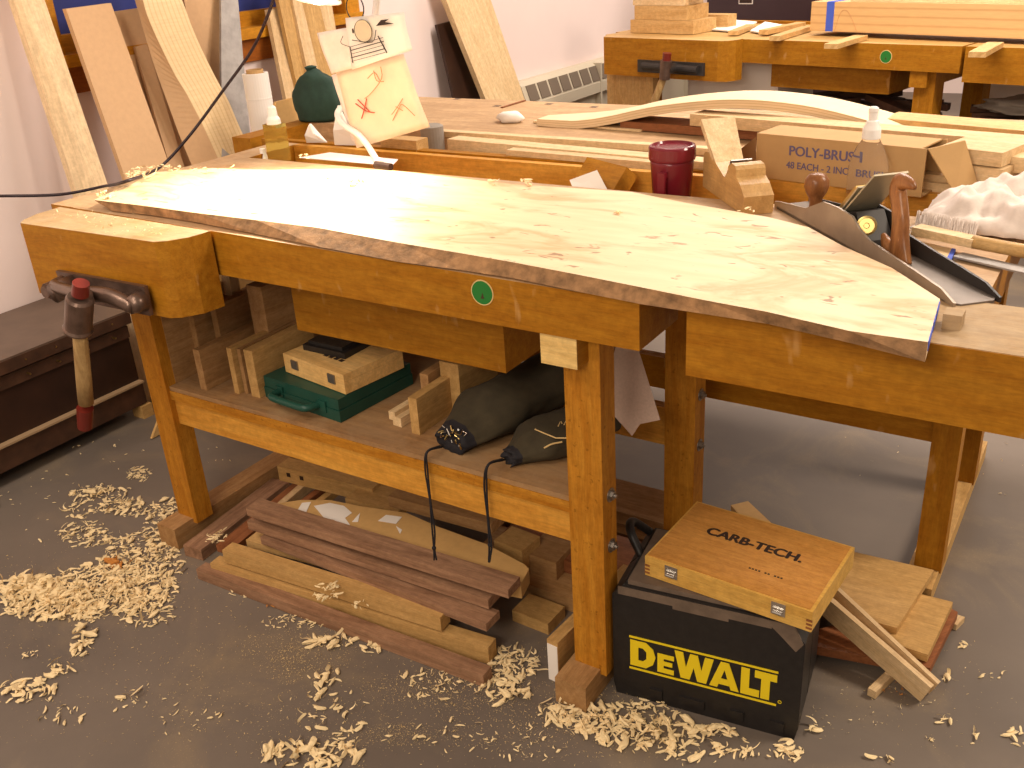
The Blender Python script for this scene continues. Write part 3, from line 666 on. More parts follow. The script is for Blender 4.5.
tube(bm, [PY(343, 36, 1.925), PY(341, 43, 1.925), PY(350, 47, 1.925)], .0008, 5, 4); tube(bm, [PY(352, 40, 1.925), PY(372, 42, 1.925), PY(376, 30, 1.925)], .0009, 5, 4)
o = fin('print_ink', bm, 'ink'); o.parent = s2
bm = BM(); disc(363, 31, .026, 1.927, 1.07); o = fin('print_picture', bm, 'rad'); o.parent = s2
# white crumpled papers by the lamp
for i, (u, v, rr, lab) in enumerate(((343, 118, .055, 'crumpled white paper standing by the lamp arm'), (310, 132, .03, 'pointed scrap of white paper at the tray behind the yellow bottle'))):
    c = PY(u, v, 2.08); bm = BM(); n = 9; G = []
    base = Vector((c.x, 2.09, TP+.002)); 
    pts = [base+Vector((-rr, 0, 0)), base+Vector((rr*.9, .02, 0)), base+Vector((rr*.2, -.005, rr*.9)), base+Vector((-rr*.6, .01, rr*2.0 if i == 0 else rr*1.8)), base+Vector((-rr*.8, -.01, rr*.8))]
    prism(bm, pts, (0.004, .004, 0)); settags(fin('paper_scrap', bm, 'paper'), lab, 'paper')

q = [PZ(300, 158, TP+.002), PZ(392, 166, TP+.002), PZ(398, 160, TP+.002), PZ(330, 153, TP+.002)]
bm = BM(); prism(bm, q, (0, 0, .002)); settags(fin('paper_sheet', bm, 'paper'), 'white paper sheet lying on the bench top behind the brightly lit plank', 'paper')
q0_ = PZ(376, 165, TP+.02); q1_ = PZ(391, 167, TP+.02); bm = BM(); cyl(bm, q0_, q1_, .010, .009, 14); settags(fin('dark_spool', bm, 'chest', bevel=.002), 'small dark spool at the right end of the white paper sheet', 'spool')
# crumpled paper on middle bench, white paper on slab behind plank
p = PZ(511, 122, TP); blob('paper_ball', 'crumpled scrap of white paper alone on the worn middle bench top', 'paper', p+Vector((0, 0, .012)), (.045, .03, .022), 'paper', 4, .35, freq=3, sub=2)
# ================================================================= TIMBER IN / ON THE MIDDLE BENCH
G2 = 'timber lengths in the middle bench tray'
def tb(label, a, b, z, w, h, mat, y=None, group=G2, name='timber_length'):
    P, Q = (PZ(*a, z), PZ(*b, z)); return bar(name, label, 'timber', P, Q, w, h, mat, group)
tb('pale square-cut timber length with its left end near the papers, resting in the middle tray', (447, 139), (1010, 190), .893, .05, .05, 'pinex')
tb('thin pale strip in front of the other lengths in the middle tray', (506, 150), (660, 163), .889, .035, .03, 'palex')
tb('long pale board along the back edge of the middle tray', (436, 131), (760, 152), .892, .03, .016, 'pinex')
tb('pinkish board lying under the right half of the bent lamination', (620, 121), (790, 134), .90, .10, .022, 'redx', name='board')
tb('pale board running right from under the arch, behind the carton', (690, 114), (1030, 142), .935, .07, .03, 'palex', name='board')
tb('long pale board along the far edge of the middle bench, reaching the right frame edge', (880, 118), (1060, 134), .925, .10, .025, 'beamx', name='board')
tb('upper of two short boards stacked right of the carton', (940, 146), (1003, 153), .965, .12, .028, 'palex', name='board')
tb('lower of two short boards stacked right of the carton', (945, 163), (1003, 170), .935, .12, .026, 'palex', name='board')
tb('short pale stick end at the right frame edge beside the stacked boards', (1006, 156), (1060, 162), .95, .05, .03, 'pinex')
tb('tan board beneath the short stick at the right frame edge', (1004, 170), (1060, 176), .915, .12, .03, 'beamx', name='board')
tb('thin dark-edged board under the two stacked boards right of the carton', (900, 172), (1060, 186), .905, .12, .014, 'palex', name='board')
tb('flat tapering pale strip left of the bent lamination', (533, 121), (640, 130), .882, .06, .006, 'pinex', name='board')
bar('pencil_strip', 'thin dark strip lying crosswise on the worn middle bench top', 'strip', PZ(503, 107, .879), PZ(526, 100, .879), .01, .003, 'redx')
# bent lamination (arch)
ARC = [(537, 121), (562, 121.5), (588, 119.5), (612, 115.5), (634, 110.5), (658, 106), (690, 102), (728, 99.5), (768, 101), (818, 108), (880, 124), (930, 141)]
cl = catmull([PY(u, v, 2.50) for u, v in ARC], 8)
cl = [Vector((p.x, p.y, max(p.z, TP+.021))) for p in cl]
bm = BM(); uvl = bm.loops.layers.uv.new('uv'); th = .023; wd = .15; R_ = []
for i, p in enumerate(cl):
    d = (cl[min(i+1, len(cl)-1)]-cl[max(i-1, 0)]).normalized(); nrm = Vector((0, -1, 0)).cross(d); nrm = -nrm if nrm.z < 0 else nrm
    k = min(1, .45+i/22); tt = th*(.85+.15*min(1, i/10))
    R_.append([(bm.verts.new(p), 1), (bm.verts.new(p+Vector((0, wd*k, 0))), 1), (bm.verts.new(p+Vector((0, wd*k, 0))-nrm*tt), 0), (bm.verts.new(p-nrm*tt), 0)])
def q4(a, b, c, d):
    f = bm.faces.new((a[0], b[0], c[0], d[0]))
    for l, s in zip(f.loops, (a, b, c, d)): l[uvl].uv = (0, s[1]*.035)
for i in range(len(R_)-1):
    for j in range(4): q4(R_[i][j], R_[i][(j+1) % 4], R_[i+1][(j+1) % 4], R_[i+1][j])
q4(*R_[0]); q4(*R_[-1][::-1])
settags(fin('bent_lamination', bm, 'lamarch'), 'pale S-curved bent lamination arching over the middle bench top', 'bent wood')

# ================================================================= CARTON
cx0, cx1, cyf = -.722, -.352, 2.035
cf = framePQ(Vector((cx0+.008, cyf+.055, .874)), Vector((cx1, cyf-.012, .874)))
cb = thing('cardboard_carton', 'long brown cardboard carton of brushes with an open end flap', 'box', mat=cf)
Lc = .37; hc_ = .098; wc = .105
def Cc(x, y, z): return cf @ Vector((x, y, z))
bm = BM(); B(bm, 0, Lc, 0, .003, .002, hc_, M=cf); B(bm, 0, Lc, wc-.003, wc, .002, hc_, M=cf); B(bm, 0, Lc, .003, wc-.003, .002, .005, M=cf); B(bm, 0, Lc-.01, .003, wc-.003, hc_-.003, hc_, M=cf); B(bm, 0, .003, .003, wc-.003, .005, hc_-.003, M=cf)
fin('carton_body', bm, 'cardboard', cb)
bm = BM(); prism(bm, [Cc(Lc, .002, hc_), Cc(Lc+.05, .05, hc_+.012), Cc(Lc+.085, .045, hc_-.065), Cc(Lc+.058, .01, hc_-.082)], Vector((.003, -.001, 0))); fin('flap', bm, 'cardboard', cb)
bm = BM(); prism(bm, [Cc(-.002, .0, .09), Cc(-.045, -.02, .05), Cc(-.03, -.012, .02), Cc(-.001, 0, .03)], Vector((0, .003, 0))); fin('flap', bm, 'cardin', cb)
TM = cf @ Matrix.Translation((.105, -.0012, .055)) @ Matrix.Rotation(math.pi/2, 4, 'X')
text('lettering', 'POLY-BRUSH', .029, 'blueink', cb, cf @ Matrix.Translation((.078, -.0005, .058)) @ Matrix.Rotation(math.pi/2, 4, 'X'), .0007, .0003, align='LEFT', sx=1.0)
text('lettering', '48 EACH - 2 INCH BRUSH', .0205, 'blueink', cb, cf @ Matrix.Translation((.074, -.0005, .030)) @ Matrix.Rotation(math.pi/2, 4, 'X'), .0003, .0003, align='LEFT', sx=.95)

# ================================================================= RAG, TOOLS RIGHT
c = PZ(985, 222, TP)
rc = Vector((-.20, 1.93, TP))
bm = BM(); N_ = 60; G = []
pa = PZ(915, 232, .885); pb = PZ(1075, 262, .885)
for i in range(N_+1):
    row = []
    for j in range(N_+1):
        s, t = i/N_, j/N_; x = pa.x-.01+s*.36; y = 1.76+t*.25
        hgt = math.sin(math.pi*min(1, max(0, s*1.12-.02)))**.55*math.sin(math.pi*t)**.6*.062*(1.0-.30*s)
        nz = NN.noise(Vector((x*17, y*20, 3)))*.030+NN.noise(Vector((x*50, y*45, 1)))*.012
        edge = min(s, 1-s, t, 1-t)*8; row.append(bm.verts.new((x+.008*NN.noise(Vector((0, y*40, 2))), y+.010*NN.noise(Vector((x*40, 0, 2))), TP+.012+hgt+(nz+.004)*min(1, edge)+.001)))
    G.append(row)
for i in range(N_):
    for j in range(N_): bm.faces.new((G[i][j], G[i+1][j], G[i+1][j+1], G[i][j+1]))
o = fin('rag', bm, 'cloth', smooth=True); settags(o, 'crumpled white rag heaped on the bench behind the steel plane', 'cloth'); md = o.modifiers.new('s', 'SOLIDIFY'); md.thickness = .002
# brush handle (bench brush) in front of the rag
ha = PZ(912, 227, .905); hb = PZ(1060, 256, .905); hm = PZ(972, 240, .905)
br = thing('bench_brush', 'bench brush with pale wooden back and grey bristles in front of the rag', 'brush', ha)
bm = BM(); Mx = framePQ(ha, hm); B(bm, 0, (hm-ha).length, 0, .028, -.014, 0, M=Mx); fin('brush_back', bm, 'pinex', br, bevel=.004, seg=2)
bm = BM(); dd = (hb-hm).normalized(); tube(bm, [hm+Vector((0, .014, -.007)), hm+dd*.05+Vector((0, .014, -.007)), hb+Vector((0, .014, -.007))], .011, 14, 4); fin('brush_handle', bm, 'beamx', br, smooth=True)
bm = BM(); 
for k in range(46):
    for j in range(3):
        q = ha+(hm-ha)*((k+.5)/46)+Vector((random.uniform(-.001, .001), .026+j*.003, -.004)); e = q+Vector((random.uniform(-.004, .004), .02, .020)); cyl(bm, q, e, .0012, .0008, 4)
bs = fin('bristles', bm, 'cloth', br); bs['kind'] = 'stuff'
# grey steel rule + taped board
bar('steel_rule', 'grey steel strip lying on the bench end right of the taped board', 'rule', PZ(953, 256, .882), PZ(1060, 281, .882), .028, .003, 'galv')
tbd = thing('scrap_board', 'small pale scrap board with blue tape on its end behind the steel plane', 'board', PZ(930, 240, .885))
q = [PZ(905, 248, .881), PZ(949, 262, .881), PZ(955, 249, .881), PZ(915, 240, .881)]
bm = BM(); prism(bm, q, (0, 0, -.005)); fin('board', bm, 'pinex', tbd)
bm = BM(); q = [PZ(945, 261.5, .8815), PZ(950, 262.6, .8815), PZ(956, 249, .8815), PZ(952, 248, .8815)]; prism(bm, q, (0, 0, -.006)); fin('tape', bm, 'bluetape', tbd)
# grey board right of carton
bar('grey_board', 'grey brown sanded board tilted behind the rag at the right', 'board', PZ(985, 198, .885), PZ(1018, 207, .885), .12, .004, 'worn')
# thin shaving/strip beneath plane
# ================================================================= POWER CORD
cp = [PY(-30, 198, 1.2), PX(0, 196, -2.6), PX(60, 194.5, -2.5), PX(105, 186, -2.42), PZ(127, 181, .92), PX(160, 167, -2.3), PX(190, 135, -2.28), PX(222, 92, -2.2), PX(252, 50, -2.1), PX(268, 15, -2.0), PX(280, -20, -1.95), PX(300, -60, -1.85)]
cp[0] = PX(-30, 197, -2.75); cp.insert(0, Vector((-3.045, cp[0].y-.25, cp[0].z-.02)))
bm = BM(); tube(bm, cp, .0042, 8, 8); settags(fin('extension_cord', bm, 'cord', smooth=True), 'dark power cord rising slackly from the left wall towards the lamp', 'cord')

# ================================================================= LEANING BOARDS ON LEFT WALL
def lean(name, label, cat, quad, xs, th, mat, group=None, bevel=.001, td=(-1, 0, 0), frm=True, feet=None):
    """board leaning on the wall: corner pixels with their own distances from the wall"""
    P = [PX(u, v, x) for (u, v), x in zip(quad, xs)]
    if len(P) == 4:
        for a, b in ((0, 3), (1, 2)):
            d = P[b]-P[a]; P[b] = P[a]+d*((P[a].z-.004)/(-d.z))
            if P[b].x > -2.5: P[b].x = -2.5
    if feet: P[3] = PZ(*feet[0], .004); P[2] = PZ(*feet[1], .004)
    bm = BM(); prism(bm, P, Vector(td)*th)
    fr = framePQ(P[0], P[3], (1, 0, 0)) if frm else None
    return settags(fin(name, bm, mat, frame=fr, bevel=bevel), label, cat, group)
LG = 'boards leaning on the left wall'
def ext(a, b, k): return (a[0]+(b[0]-a[0])*k, a[1]+(b[1]-a[1])*k)
# quads: top-left, top-right, bottom-right, bottom-left (bottoms continue down behind the bench)
lean('leaning_board', 'pale pine board leaning furthest left on the wall, with one small knot', 'board', [(-11, -75), (19, -75), (118, 235), (87, 235)], (-3.0, -3.0, -2.84, -2.84), .03, 'pinew', LG, feet=((146, 402), (180, 396)))
lean('leaning_board', 'wide fibreboard leaning on the sill, second from the left', 'board', [(66, 9), (111, 3), (182, 200), (133, 200)], (-2.98, -2.98, -2.80, -2.80), .02, 'mdfw', LG)
lean('leaning_board', 'fibreboard panel half hidden between the wide fibreboard and the curved lamination', 'board', [(112, 12), (140, 8), (200, 190), (165, 192)], (-3.03, -3.03, -2.94, -2.94), .015, 'mdfw', LG)
lean('leaning_board', 'narrow short fibreboard strip leaning between two wider ones', 'board', [(135, 47), (147, 44), (190, 185), (176, 187)], (-3.0, -3.0, -2.88, -2.88), .012, 'mdfw', LG)
lean('leaning_board', 'fibreboard template with a curved right edge behind the lamination', 'board', [(178, -30), (219, -30), (226, 5), (227, 40), (226, 65), (222, 92), (206, 70), (190, 30)], (-2.99, -2.99, -2.98, -2.965, -2.955, -2.945, -2.955, -2.975), .012, 'mdfw', LG)
lean('metal_strip', 'grey galvanised metal strip leaning between the curved template and the white roll', 'metal strip', [(221, -12), (237, -12), (253, 165), (222, 165)], (-2.95, -2.95, -2.80, -2.80), .01, 'galv', None)
# curved laminated piece
Lf = [(136, -30), (141, -8), (147, 15), (160, 45), (175, 75), (186, 93), (195, 110), (205, 130), (215, 152), (224, 172)]
Rt = [(174, -30), (178, -10), (184, 5), (192, 27), (203, 52), (216, 78), (228, 100), (237, 121), (246, 142), (254, 164)]
Sd = [(126, -30), (131, -12), (136, 4), (144, 32), (153, 62), (163, 90), (171, 112), (179, 134), (188, 156), (197, 178)]
n = len(Lf); xs = [-2.92+.12*i/(n-1) for i in range(n)]
Lc_ = catmull([PX(*a, x) for a, x in zip(Lf, xs)], 4); Rc_ = catmull([PX(*a, x) for a, x in zip(Rt, xs)], 4); Sc_ = catmull([PX(*a, x-.055) for a, x in zip(Sd, xs)], 4)
bm = BM(); uvl = bm.loops.layers.uv.new('uv'); rows = []
for a, b, c in zip(Lc_, Rc_, Sc_): rows.append([(bm.verts.new(a), 0), (bm.verts.new(b), 1), (bm.verts.new(b+(c-a)), 1), (bm.verts.new(c), 0)])
def q5(a, b, c, d, flat=False, mi=0):
    f = bm.faces.new((a[0], b[0], c[0], d[0])); f.material_index = mi
    for l, s in zip(f.loops, (a, b, c, d)): l[uvl].uv = (0, 0 if flat else s[1]*.26)
for i in range(len(rows)-1):
    for j in range(4): q5(rows[i][j], rows[i][(j+1) % 4], rows[i+1][(j+1) % 4], rows[i+1][j], mi=1 if j in (1, 3) else 0)
q5(*rows[0]); q5(*rows[-1][::-1])
MT['lamc'] = laminated('laminated_curve', (.76, .56, .31), (.66, .45, .22), 10.5, 'Y', 'UV')
settags(fin('curved_lamination', bm, ['lamc', 'mdfw']), 'thick curved lamination of many thin plies leaning left of the white roll', 'bent wood')
# boards right of window
lean('leaning_board', 'pale board with squared top leaning right of the window, leftmost of that bunch', 'board', [(268, 10), (280, 8), (313, 128), (292, 128)], (-3.0, -3.0, -2.86, -2.86), .02, 'palex', LG)
lean('leaning_board', 'narrow brown board leaning second in the bunch behind the green bag', 'board', [(272, -30), (288, -30), (322, 120), (305, 122)], (-3.0, -3.0, -2.86, -2.86), .02, 'tanx', LG)
lean('leaning_board', 'light narrow board leaning in the middle of the bunch behind the green bag', 'board', [(286, -30), (294, -30), (330, 118), (318, 120)], (-2.99, -2.99, -2.84, -2.84), .022, 'palex', LG)
lean('leaning_board', 'reddish tan board leaning behind the lamp head', 'board', [(293, -30), (312, -30), (345, 115), (326, 118)], (-3.01, -3.01, -2.87, -2.87), .02, 'tanx', LG)
lean('leaning_board', 'rightmost pale board of the bunch leaning behind the lamp head', 'board', [(311, -30), (326, -30), (350, 112), (340, 115)], (-3.02, -3.02, -2.88, -2.88), .02, 'palex', LG)
# dark panel and pine board further along
lean('brown_board', 'dark brown panel leaning on the wall left of the lone pine board', 'panel', [(437, 25), (452, 21), (492, 130), (462, 130)], (-3.0, -3.0, -2.92, -2.92), .015, 'chest', None)
lean('leaning_board', 'wide pine board leaning alone on the wall just left of the heater grille', 'board', [(438, -20), (484, -20), (530, 115), (492, 115)], (-2.96, -2.96, -2.84, -2.84), .03, 'pinex', LG)
# white roll
rp = PY(255, 73, 2.52); bm = BM(); rp = Vector((rp.x, 2.52, 0))
pr = thing('paper_roll', 'tall white paper roll standing behind the end of the middle bench', 'roll', rp)
bm = BM(); zt = PY(255, 73, 2.52).z; lathe(bm, rp, [(.046, 0), (.046, zt-.09), (.0465, zt-.088), (.0465, zt-.084), (.046, zt-.083), (.045, zt), (.034, zt), (.034, zt-.08)], 32); fin('roll_body', bm, 'paper', pr)
bm = BM(); lathe(bm, rp, [(.030, zt-.3), (.030, zt+.012), (.027, zt+.012), (.027, zt-.2)], 20, caps=False); fin('core_tube', bm, 'cardboard', pr)
# fibreboard sheet leaning on bench end + green bag + ochre box
lean('leaning_sheet', 'short fibreboard sheet leaning between the white roll and the green bag', 'board', [(276, 102), (300, 96), (318, 140), (276, 150)], (-2.5, -2.5, -2.42, -2.42), .01, 'mdf', None)
gb = PY(318, 100, 2.5); gb0 = Vector((PY(321, 118, 2.42).x, 2.42, TP))
gbt = thing('cloth_bag', 'dark green cloth bag standing on the end of the middle bench', 'bag', gb0)
blob('bag_body', None, None, gb0+Vector((0, 0, .052)), (.092, .07, .108), 'grcloth', 3, .14, True, freq=1.6, parent=gbt)
bm = BM(); lathe(bm, gb0+Vector((-.015, 0, .135)), [(.03, 0), (.012, .018), (.02, .034), (.008, .038)], 14); fin('tied_neck', bm, 'grcloth', gbt)
p = PZ(330, 120, TP); box('wood_block', p.x-.03, p.x+.05, p.y, p.y+.06, TP+.001, TP+.04, 'beamx', label='small orange wood block beside the green bag', cat='block')
p = PZ(425, 142, TP); bm = BM(); lathe(bm, (p.x-.01, p.y+.05, .81), [(.032, 0), (.034, .005), (.034, .10), (.025, .105)], 24); settags(fin('round_tin', bm, 'greycloth'), 'small grey and white tin standing in the tray behind the drawing', 'tin')
tb('orange wood block standing in the tray under the hanging drawing', (380, 138), (416, 141), .90, .05, .08, 'beamx', name='wood_block', group=None)

# ================================================================= FAR BENCH
S3 = (1.4-.875)/(1.4-.95)
O3 = PZ(768, 40, .875); Q3 = PZ(1000, 47.5, .875); a3 = math.atan2(Q3.y-O3.y, Q3.x-O3.x)
F3 = Matrix.Translation(Vector((O3.x, O3.y, 0))) @ Matrix.Rotation(a3, 4, 'Z')
fb = thing('workbench', 'far workbench turned at an angle, carrying stacked beams and its own face vise', 'workbench', mat=F3)
def b3(name, x0, x1, y0, y1, z0, z1, mat, parent=fb, bevel=.003, **k): return box(name, x0, x1, y0, y1, z0, z1, mat, parent, bevel, M=F3, **k)
toptint(b3('bench_top', -1.03, 1.6, .121, .66, .80, .875, 'benchx'), 'fartop')
toptint(b3('apron', -1.0, .905, 0, .12, .768, .875, 'benchx'), 'fartop')
toptint(b3('tail_vise', .92, 1.55, 0, .12, .735, .8755, 'benchx'), 'fartop')
b3('back_rail', -1.03, 1.6, .80, .83, .79, .875, 'benchx'); b3('tray_bottom', -1.03, 1.6, .66, .80, .79, .80, 'benchx')
ol = [(-.915, -.115), (-.20, -.115), (-.155, -.10), (-.135, -.06), (-.135, -.002), (-.985, -.002)]
bm = BM(); prism(bm, [F3 @ Vector((x, y, .69)) for x, y in ol], (0, 0, .187)); jw = fin('vise_jaw', bm, 'benchx', fb, bevel=.003)
bm = BM(); prism(bm, [F3 @ Vector((x, y, .8772)) for x, y in ol], (0, 0, .001)); fin('worn_jaw_top', bm, 'beamx', jw)
b3('vise_plate', -.68, -.27, -.126, -.115, .715, .775, 'darkmetal', jw)
bm = BM(); cyl(bm, F3 @ Vector((-.64, -.13, .748)), F3 @ Vector((-.30, -.13, .742)), .020, n=14); cyl(bm, F3 @ Vector((-0.440, -.12, .745)), F3 @ Vector((-0.440, -.20, .745)), .024); fin('vise_bracket', bm, 'darkmetal', jw)
bm = BM(); cyl(bm, F3 @ Vector((-0.440, -.20, .79)), F3 @ Vector((-0.450, -.20, .70)), .03, .026); fin('screw_hub', bm, 'cast', jw)
bm = BM(); cyl(bm, F3 @ Vector((-0.440, -.20, .78)), F3 @ Vector((-0.435, -.20, .825)), .021); fin('handle_cap', bm, 'redplastic', jw)
bm = BM(); cyl(bm, F3 @ Vector((-0.450, -.20, .72)), F3 @ Vector((-0.540, -.22, .50)), .018, .020); fin('vise_handle', bm, 'handlewood', jw)
p = PY(886, 57, 1); 
badge(.585, 0, .822, fb, T=F3, r=.025)
for x in (-.80, .71): 
    b3('leg', x, x+.09, .03, .12, .05, .80, 'benchz'); b3('leg', x, x+.09, .55, .64, .05, .80, 'benchz'); b3('foot', x-.01, x+.10, -.03, .75, 0, .06, 'benchy'); b3('bearer', x-.015, x+.06, .01, .75, .70, .767, 'benchy')
b3('side_panel', -.985, -.67, -.012, .03, .06, .767, 'beamz')
b3('stretcher', -.71, .71, .06, .09, .34, .44, 'benchx'); b3('stretcher', -.71, .71, .58, .61, .34, .44, 'benchx')
b3('drawer_case', -.01, .585, .06, .56, .655, .767, 'benchx')
b3('shelf', .0, .71, .06, .61, .44, .455, 'redx')
# things on the far bench
SG = 'thick beams stacked on the far bench'
def f3(label, cat, x0, x1, y0, y1, z0, z1, mat, group=None, name='beam', rot=0):
    c = Vector(((x0+x1)/2, (y0+y1)/2, 0)); Mr = F3 @ Matrix.Translation(c) @ Matrix.Rotation(rot, 4, 'Z') @ Matrix.Translation(-c)
    bm = BM(); B(bm, x0, x1, y0, y1, z0, z1, M=Mr); fr = Mr @ Matrix.Translation((x0, y0, z0))
    return settags(fin(name, bm, mat, frame=fr, bevel=.003), label, cat, group)
def loc3(u, v, z=.875):
    p = PZ(u, v, z); return F3.inverted() @ p
z0 = .8775
f3('bottom thick beam of the left stack on the far bench', 'beam', -.91, -.50, .10, .30, z0, z0+.065, 'beamx', SG)
f3('second beam up in the left stack on the far bench', 'beam', -.89, -.55, .11, .30, z0+.066, z0+.135, 'beamx', SG)
f3('third beam up in the left stack on the far bench, slightly overhanging', 'beam', -.90, -.57, .11, .28, z0+.136, z0+.20, 'pinex', SG)
f3('top beam of the left stack on the far bench, cut by the top frame edge', 'beam', -.85, -.47, .12, .28, z0+.201, z0+.26, 'beamx', SG)
f3('short beam on the far bench directly behind the bottom of the left stack', 'beam', -.70, -.47, .36, .44, z0, z0+.07, 'beamx', SG)
a = [loc3(706, 31), loc3(740, 34), loc3(757, 24), loc3(722, 21)]
bm = BM(); prism(bm, [F3 @ Vector((p.x, p.y, z0+.004)) for p in a], (0, 0, .006)); settags(fin('papers', bm, 'paper'), 'white papers lying on the far bench right of the beam stack', 'paper')
a = [loc3(750, 33), loc3(766, 36), loc3(782, 27), loc3(765, 24)]
bm = BM(); prism(bm, [F3 @ Vector((p.x, p.y, z0+.004)) for p in a], (0, 0, .006)); settags(fin('papers', bm, 'paper'), 'second sheet of white paper between the wood sticks on the far bench', 'paper')
def st3(label, a, b, w, h, z=.9, mat='beamx'):
    return bar('wood_stick', label, 'stick', PZ(*a, z), PZ(*b, z), w, h, mat, 'sticks on the far bench')
st3('short stick between the two white papers on the far bench', (738, 31), (756, 24), .05, .02)
st3('upper of two parallel sticks left of the taped beam', (768, 30), (806, 22), .05, .022, .905)
st3('lower of two parallel sticks left of the taped beam', (780, 36), (812, 26), .05, .022, .90)
st3('spacer stick poking out under the taped beam near its left end', (838, 44), (868, 35), .06, .02, .897)
st3('spacer stick poking out under the taped beam near the right frame edge', (986, 52), (1004, 42), .06, .02, .897)
lb = F3 @ Matrix.Translation((.10, .20, .8985)) @ Matrix.Rotation(math.radians(-6), 4, 'Z')
tbm = thing('laminated_beam', 'huge laminated beam with a strip of blue tape on the far bench', 'beam', mat=lb)
bm = BM(); B(bm, 0, 1.7, 0, .20, 0, .128, M=lb); fin('beam_body', bm, 'lambeam', tbm, bevel=.005)
bm = BM(); B(bm, .085, .125, -.0012, .202, -.0005, .1292, M=lb); fin('tape', bm, 'bluetape', tbm)
bm = BM(); cc = [lb @ Vector((.135, -.001, .0)), lb @ Vector((.155, -.001, .07)), lb @ Vector((.178, -.001, .095)), lb @ Vector((.21, -.001, .075)), lb @ Vector((.255, -.001, .0))]; tube(bm, cc, .0007, 5); fin('pencil_curve', bm, 'sepia', tbm)
bm = BM(); Mb = lb @ Matrix.Translation((.20, .01, .1285)) @ Matrix.Rotation(math.radians(2), 4, 'Z'); B(bm, 0, 1.4, 0, .14, 0, .02, M=Mb); settags(fin('board', bm, 'pinex', frame=Mb, bevel=.002), 'pale board lying on top of the big taped beam', 'board')
# dark cabinet behind the far bench, box under it, clutter
cM = F3 @ Matrix.Translation((-1.23, 1.25, 0))
dc = thing('cabinet', 'dark purple-brown cabinet standing behind the far bench, with a small label', 'cabinet', mat=cM)
bm = BM(); B(bm, 0, .95, 0, .5, .0, 1.5, M=cM); fin('body', bm, 'purple', dc, bevel=.005)
bm = BM(); B(bm, .235, .335, -.003, 0, .922, 1.0, M=cM); lq = fin('label_plate', bm, 'paper', dc)
bm = BM(); B(bm, .241, .329, -.004, -.003, .928, .994, M=cM); fin('label_face', bm, 'chest', lq)
bm = BM(); B(bm, .255, .315, -.005, -.004, .955, .965, M=cM); fin('label_line', bm, 'redink', lq)
def on3(u, v, yl):   # point on the vertical plane local y = yl of the far bench
    d = ray(u, v); R3 = F3.inverted(); o_ = R3 @ EYE; dd = R3.to_3x3() @ d; t = (yl-o_.y)/dd.y; return F3 @ (o_+dd*t)
f3('white cardboard box standing under the far bench, left of the drawer case', 'box', -.47, -.03, .16, .50, .0, .765, 'paper', name='white_box')
f3('white panel leaning under the far bench beside its vise handle', 'panel', -.60, -.49, .20, .215, .0, .655, 'paper', name='cardboard_sheet')
f3('pale white crate under the tail end of the far bench', 'box', .62, 1.7, .95, 1.2, .0, .72, 'paper', name='white_box')
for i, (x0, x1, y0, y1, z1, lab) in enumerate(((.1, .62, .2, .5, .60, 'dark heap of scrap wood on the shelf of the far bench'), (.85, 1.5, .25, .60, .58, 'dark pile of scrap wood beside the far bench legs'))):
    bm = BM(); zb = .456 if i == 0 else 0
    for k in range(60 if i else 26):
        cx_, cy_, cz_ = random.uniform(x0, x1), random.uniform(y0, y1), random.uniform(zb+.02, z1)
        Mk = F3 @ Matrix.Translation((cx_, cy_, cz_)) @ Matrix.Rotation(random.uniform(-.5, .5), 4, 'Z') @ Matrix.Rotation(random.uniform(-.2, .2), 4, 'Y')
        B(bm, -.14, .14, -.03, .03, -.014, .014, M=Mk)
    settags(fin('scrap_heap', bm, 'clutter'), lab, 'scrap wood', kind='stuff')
gc = F3 @ Vector((1.15, .35, .60)); blob('cloth_bundle', 'grey cloth bundle lying on the dark scrap pile beside the far bench', 'cloth', gc, (.26, .12, .045), 'greycloth', 5, .3)
for x_ in (.905, .96):
    pass
cM2 = F3 @ Matrix.Translation((1.0, .62, 0)); 
for k, x_ in enumerate((.0, .085)):
    bm = BM(); B(bm, x_, x_+.02, 0, .02, 0, .74, M=cM2); settags(fin('metal_post', bm, 'darkmetal'), ('left' if k == 0 else 'right')+' of two thin dark posts under the tail of the far bench', 'post')

# ================================================================= SHELF CONTENTS
SZ = .4435
def sb(label, a, w, dep, h, mat='browny', z=SZ, rot=0, name='offcut', group='offcuts standing on the near bench shelf', cat='offcut'):
    P = PZ(*a, z); M_ = Matrix.Translation(Vector((P.x, P.y, z))) @ Matrix.Rotation(rot, 4, 'Z')
    bm = BM(); B(bm, 0, w, 0, dep, 0, h, M=M_); return settags(fin(name, bm, mat, frame=M_, bevel=.0015), label, cat, group)
sb('tall brown offcut standing at the left end of the shelf, beside the leg', (164, 380), .045, .20, .20)
sb('brown offcut standing second from the left on the shelf, behind the low one', (197, 371), .03, .30, .16, rot=-.02)
sb('low square-ended offcut just right of the taller standing pair on the shelf', (201, 389), .022, .36, .105)
sb('thin board on edge, left of three tight together on the shelf', (235, 393), .016, .33, .118, 'tany')
sb('thin board on edge, middle of three tight together on the shelf', (245, 393), .012, .30, .115, 'browny')
sb('thin square board on edge, right of three tight together on the shelf', (252, 396), .028, .20, .120, 'tany')
sb('tall brown offcut standing at the back of the shelf behind the wooden box', (262, 372), .05, .14, .23)
sb('long thin offcut standing far back on the shelf between the stacks', (222, 368), .02, .25, .17)
sb('upright pale stick standing at the back left of the shelf', (236, 352), .028, .03, .30, 'palez')
sb('tan upright block in front of the rabbeted strip on the shelf', (412, 433), .022, .12, .085, 'tany')
sb('brown offcut behind the tan block on the shelf', (424, 414), .022, .22, .10)
sb('tan offcut standing left of the drawstring bag at the back of the shelf', (444, 410), .05, .15, .12, 'tany')
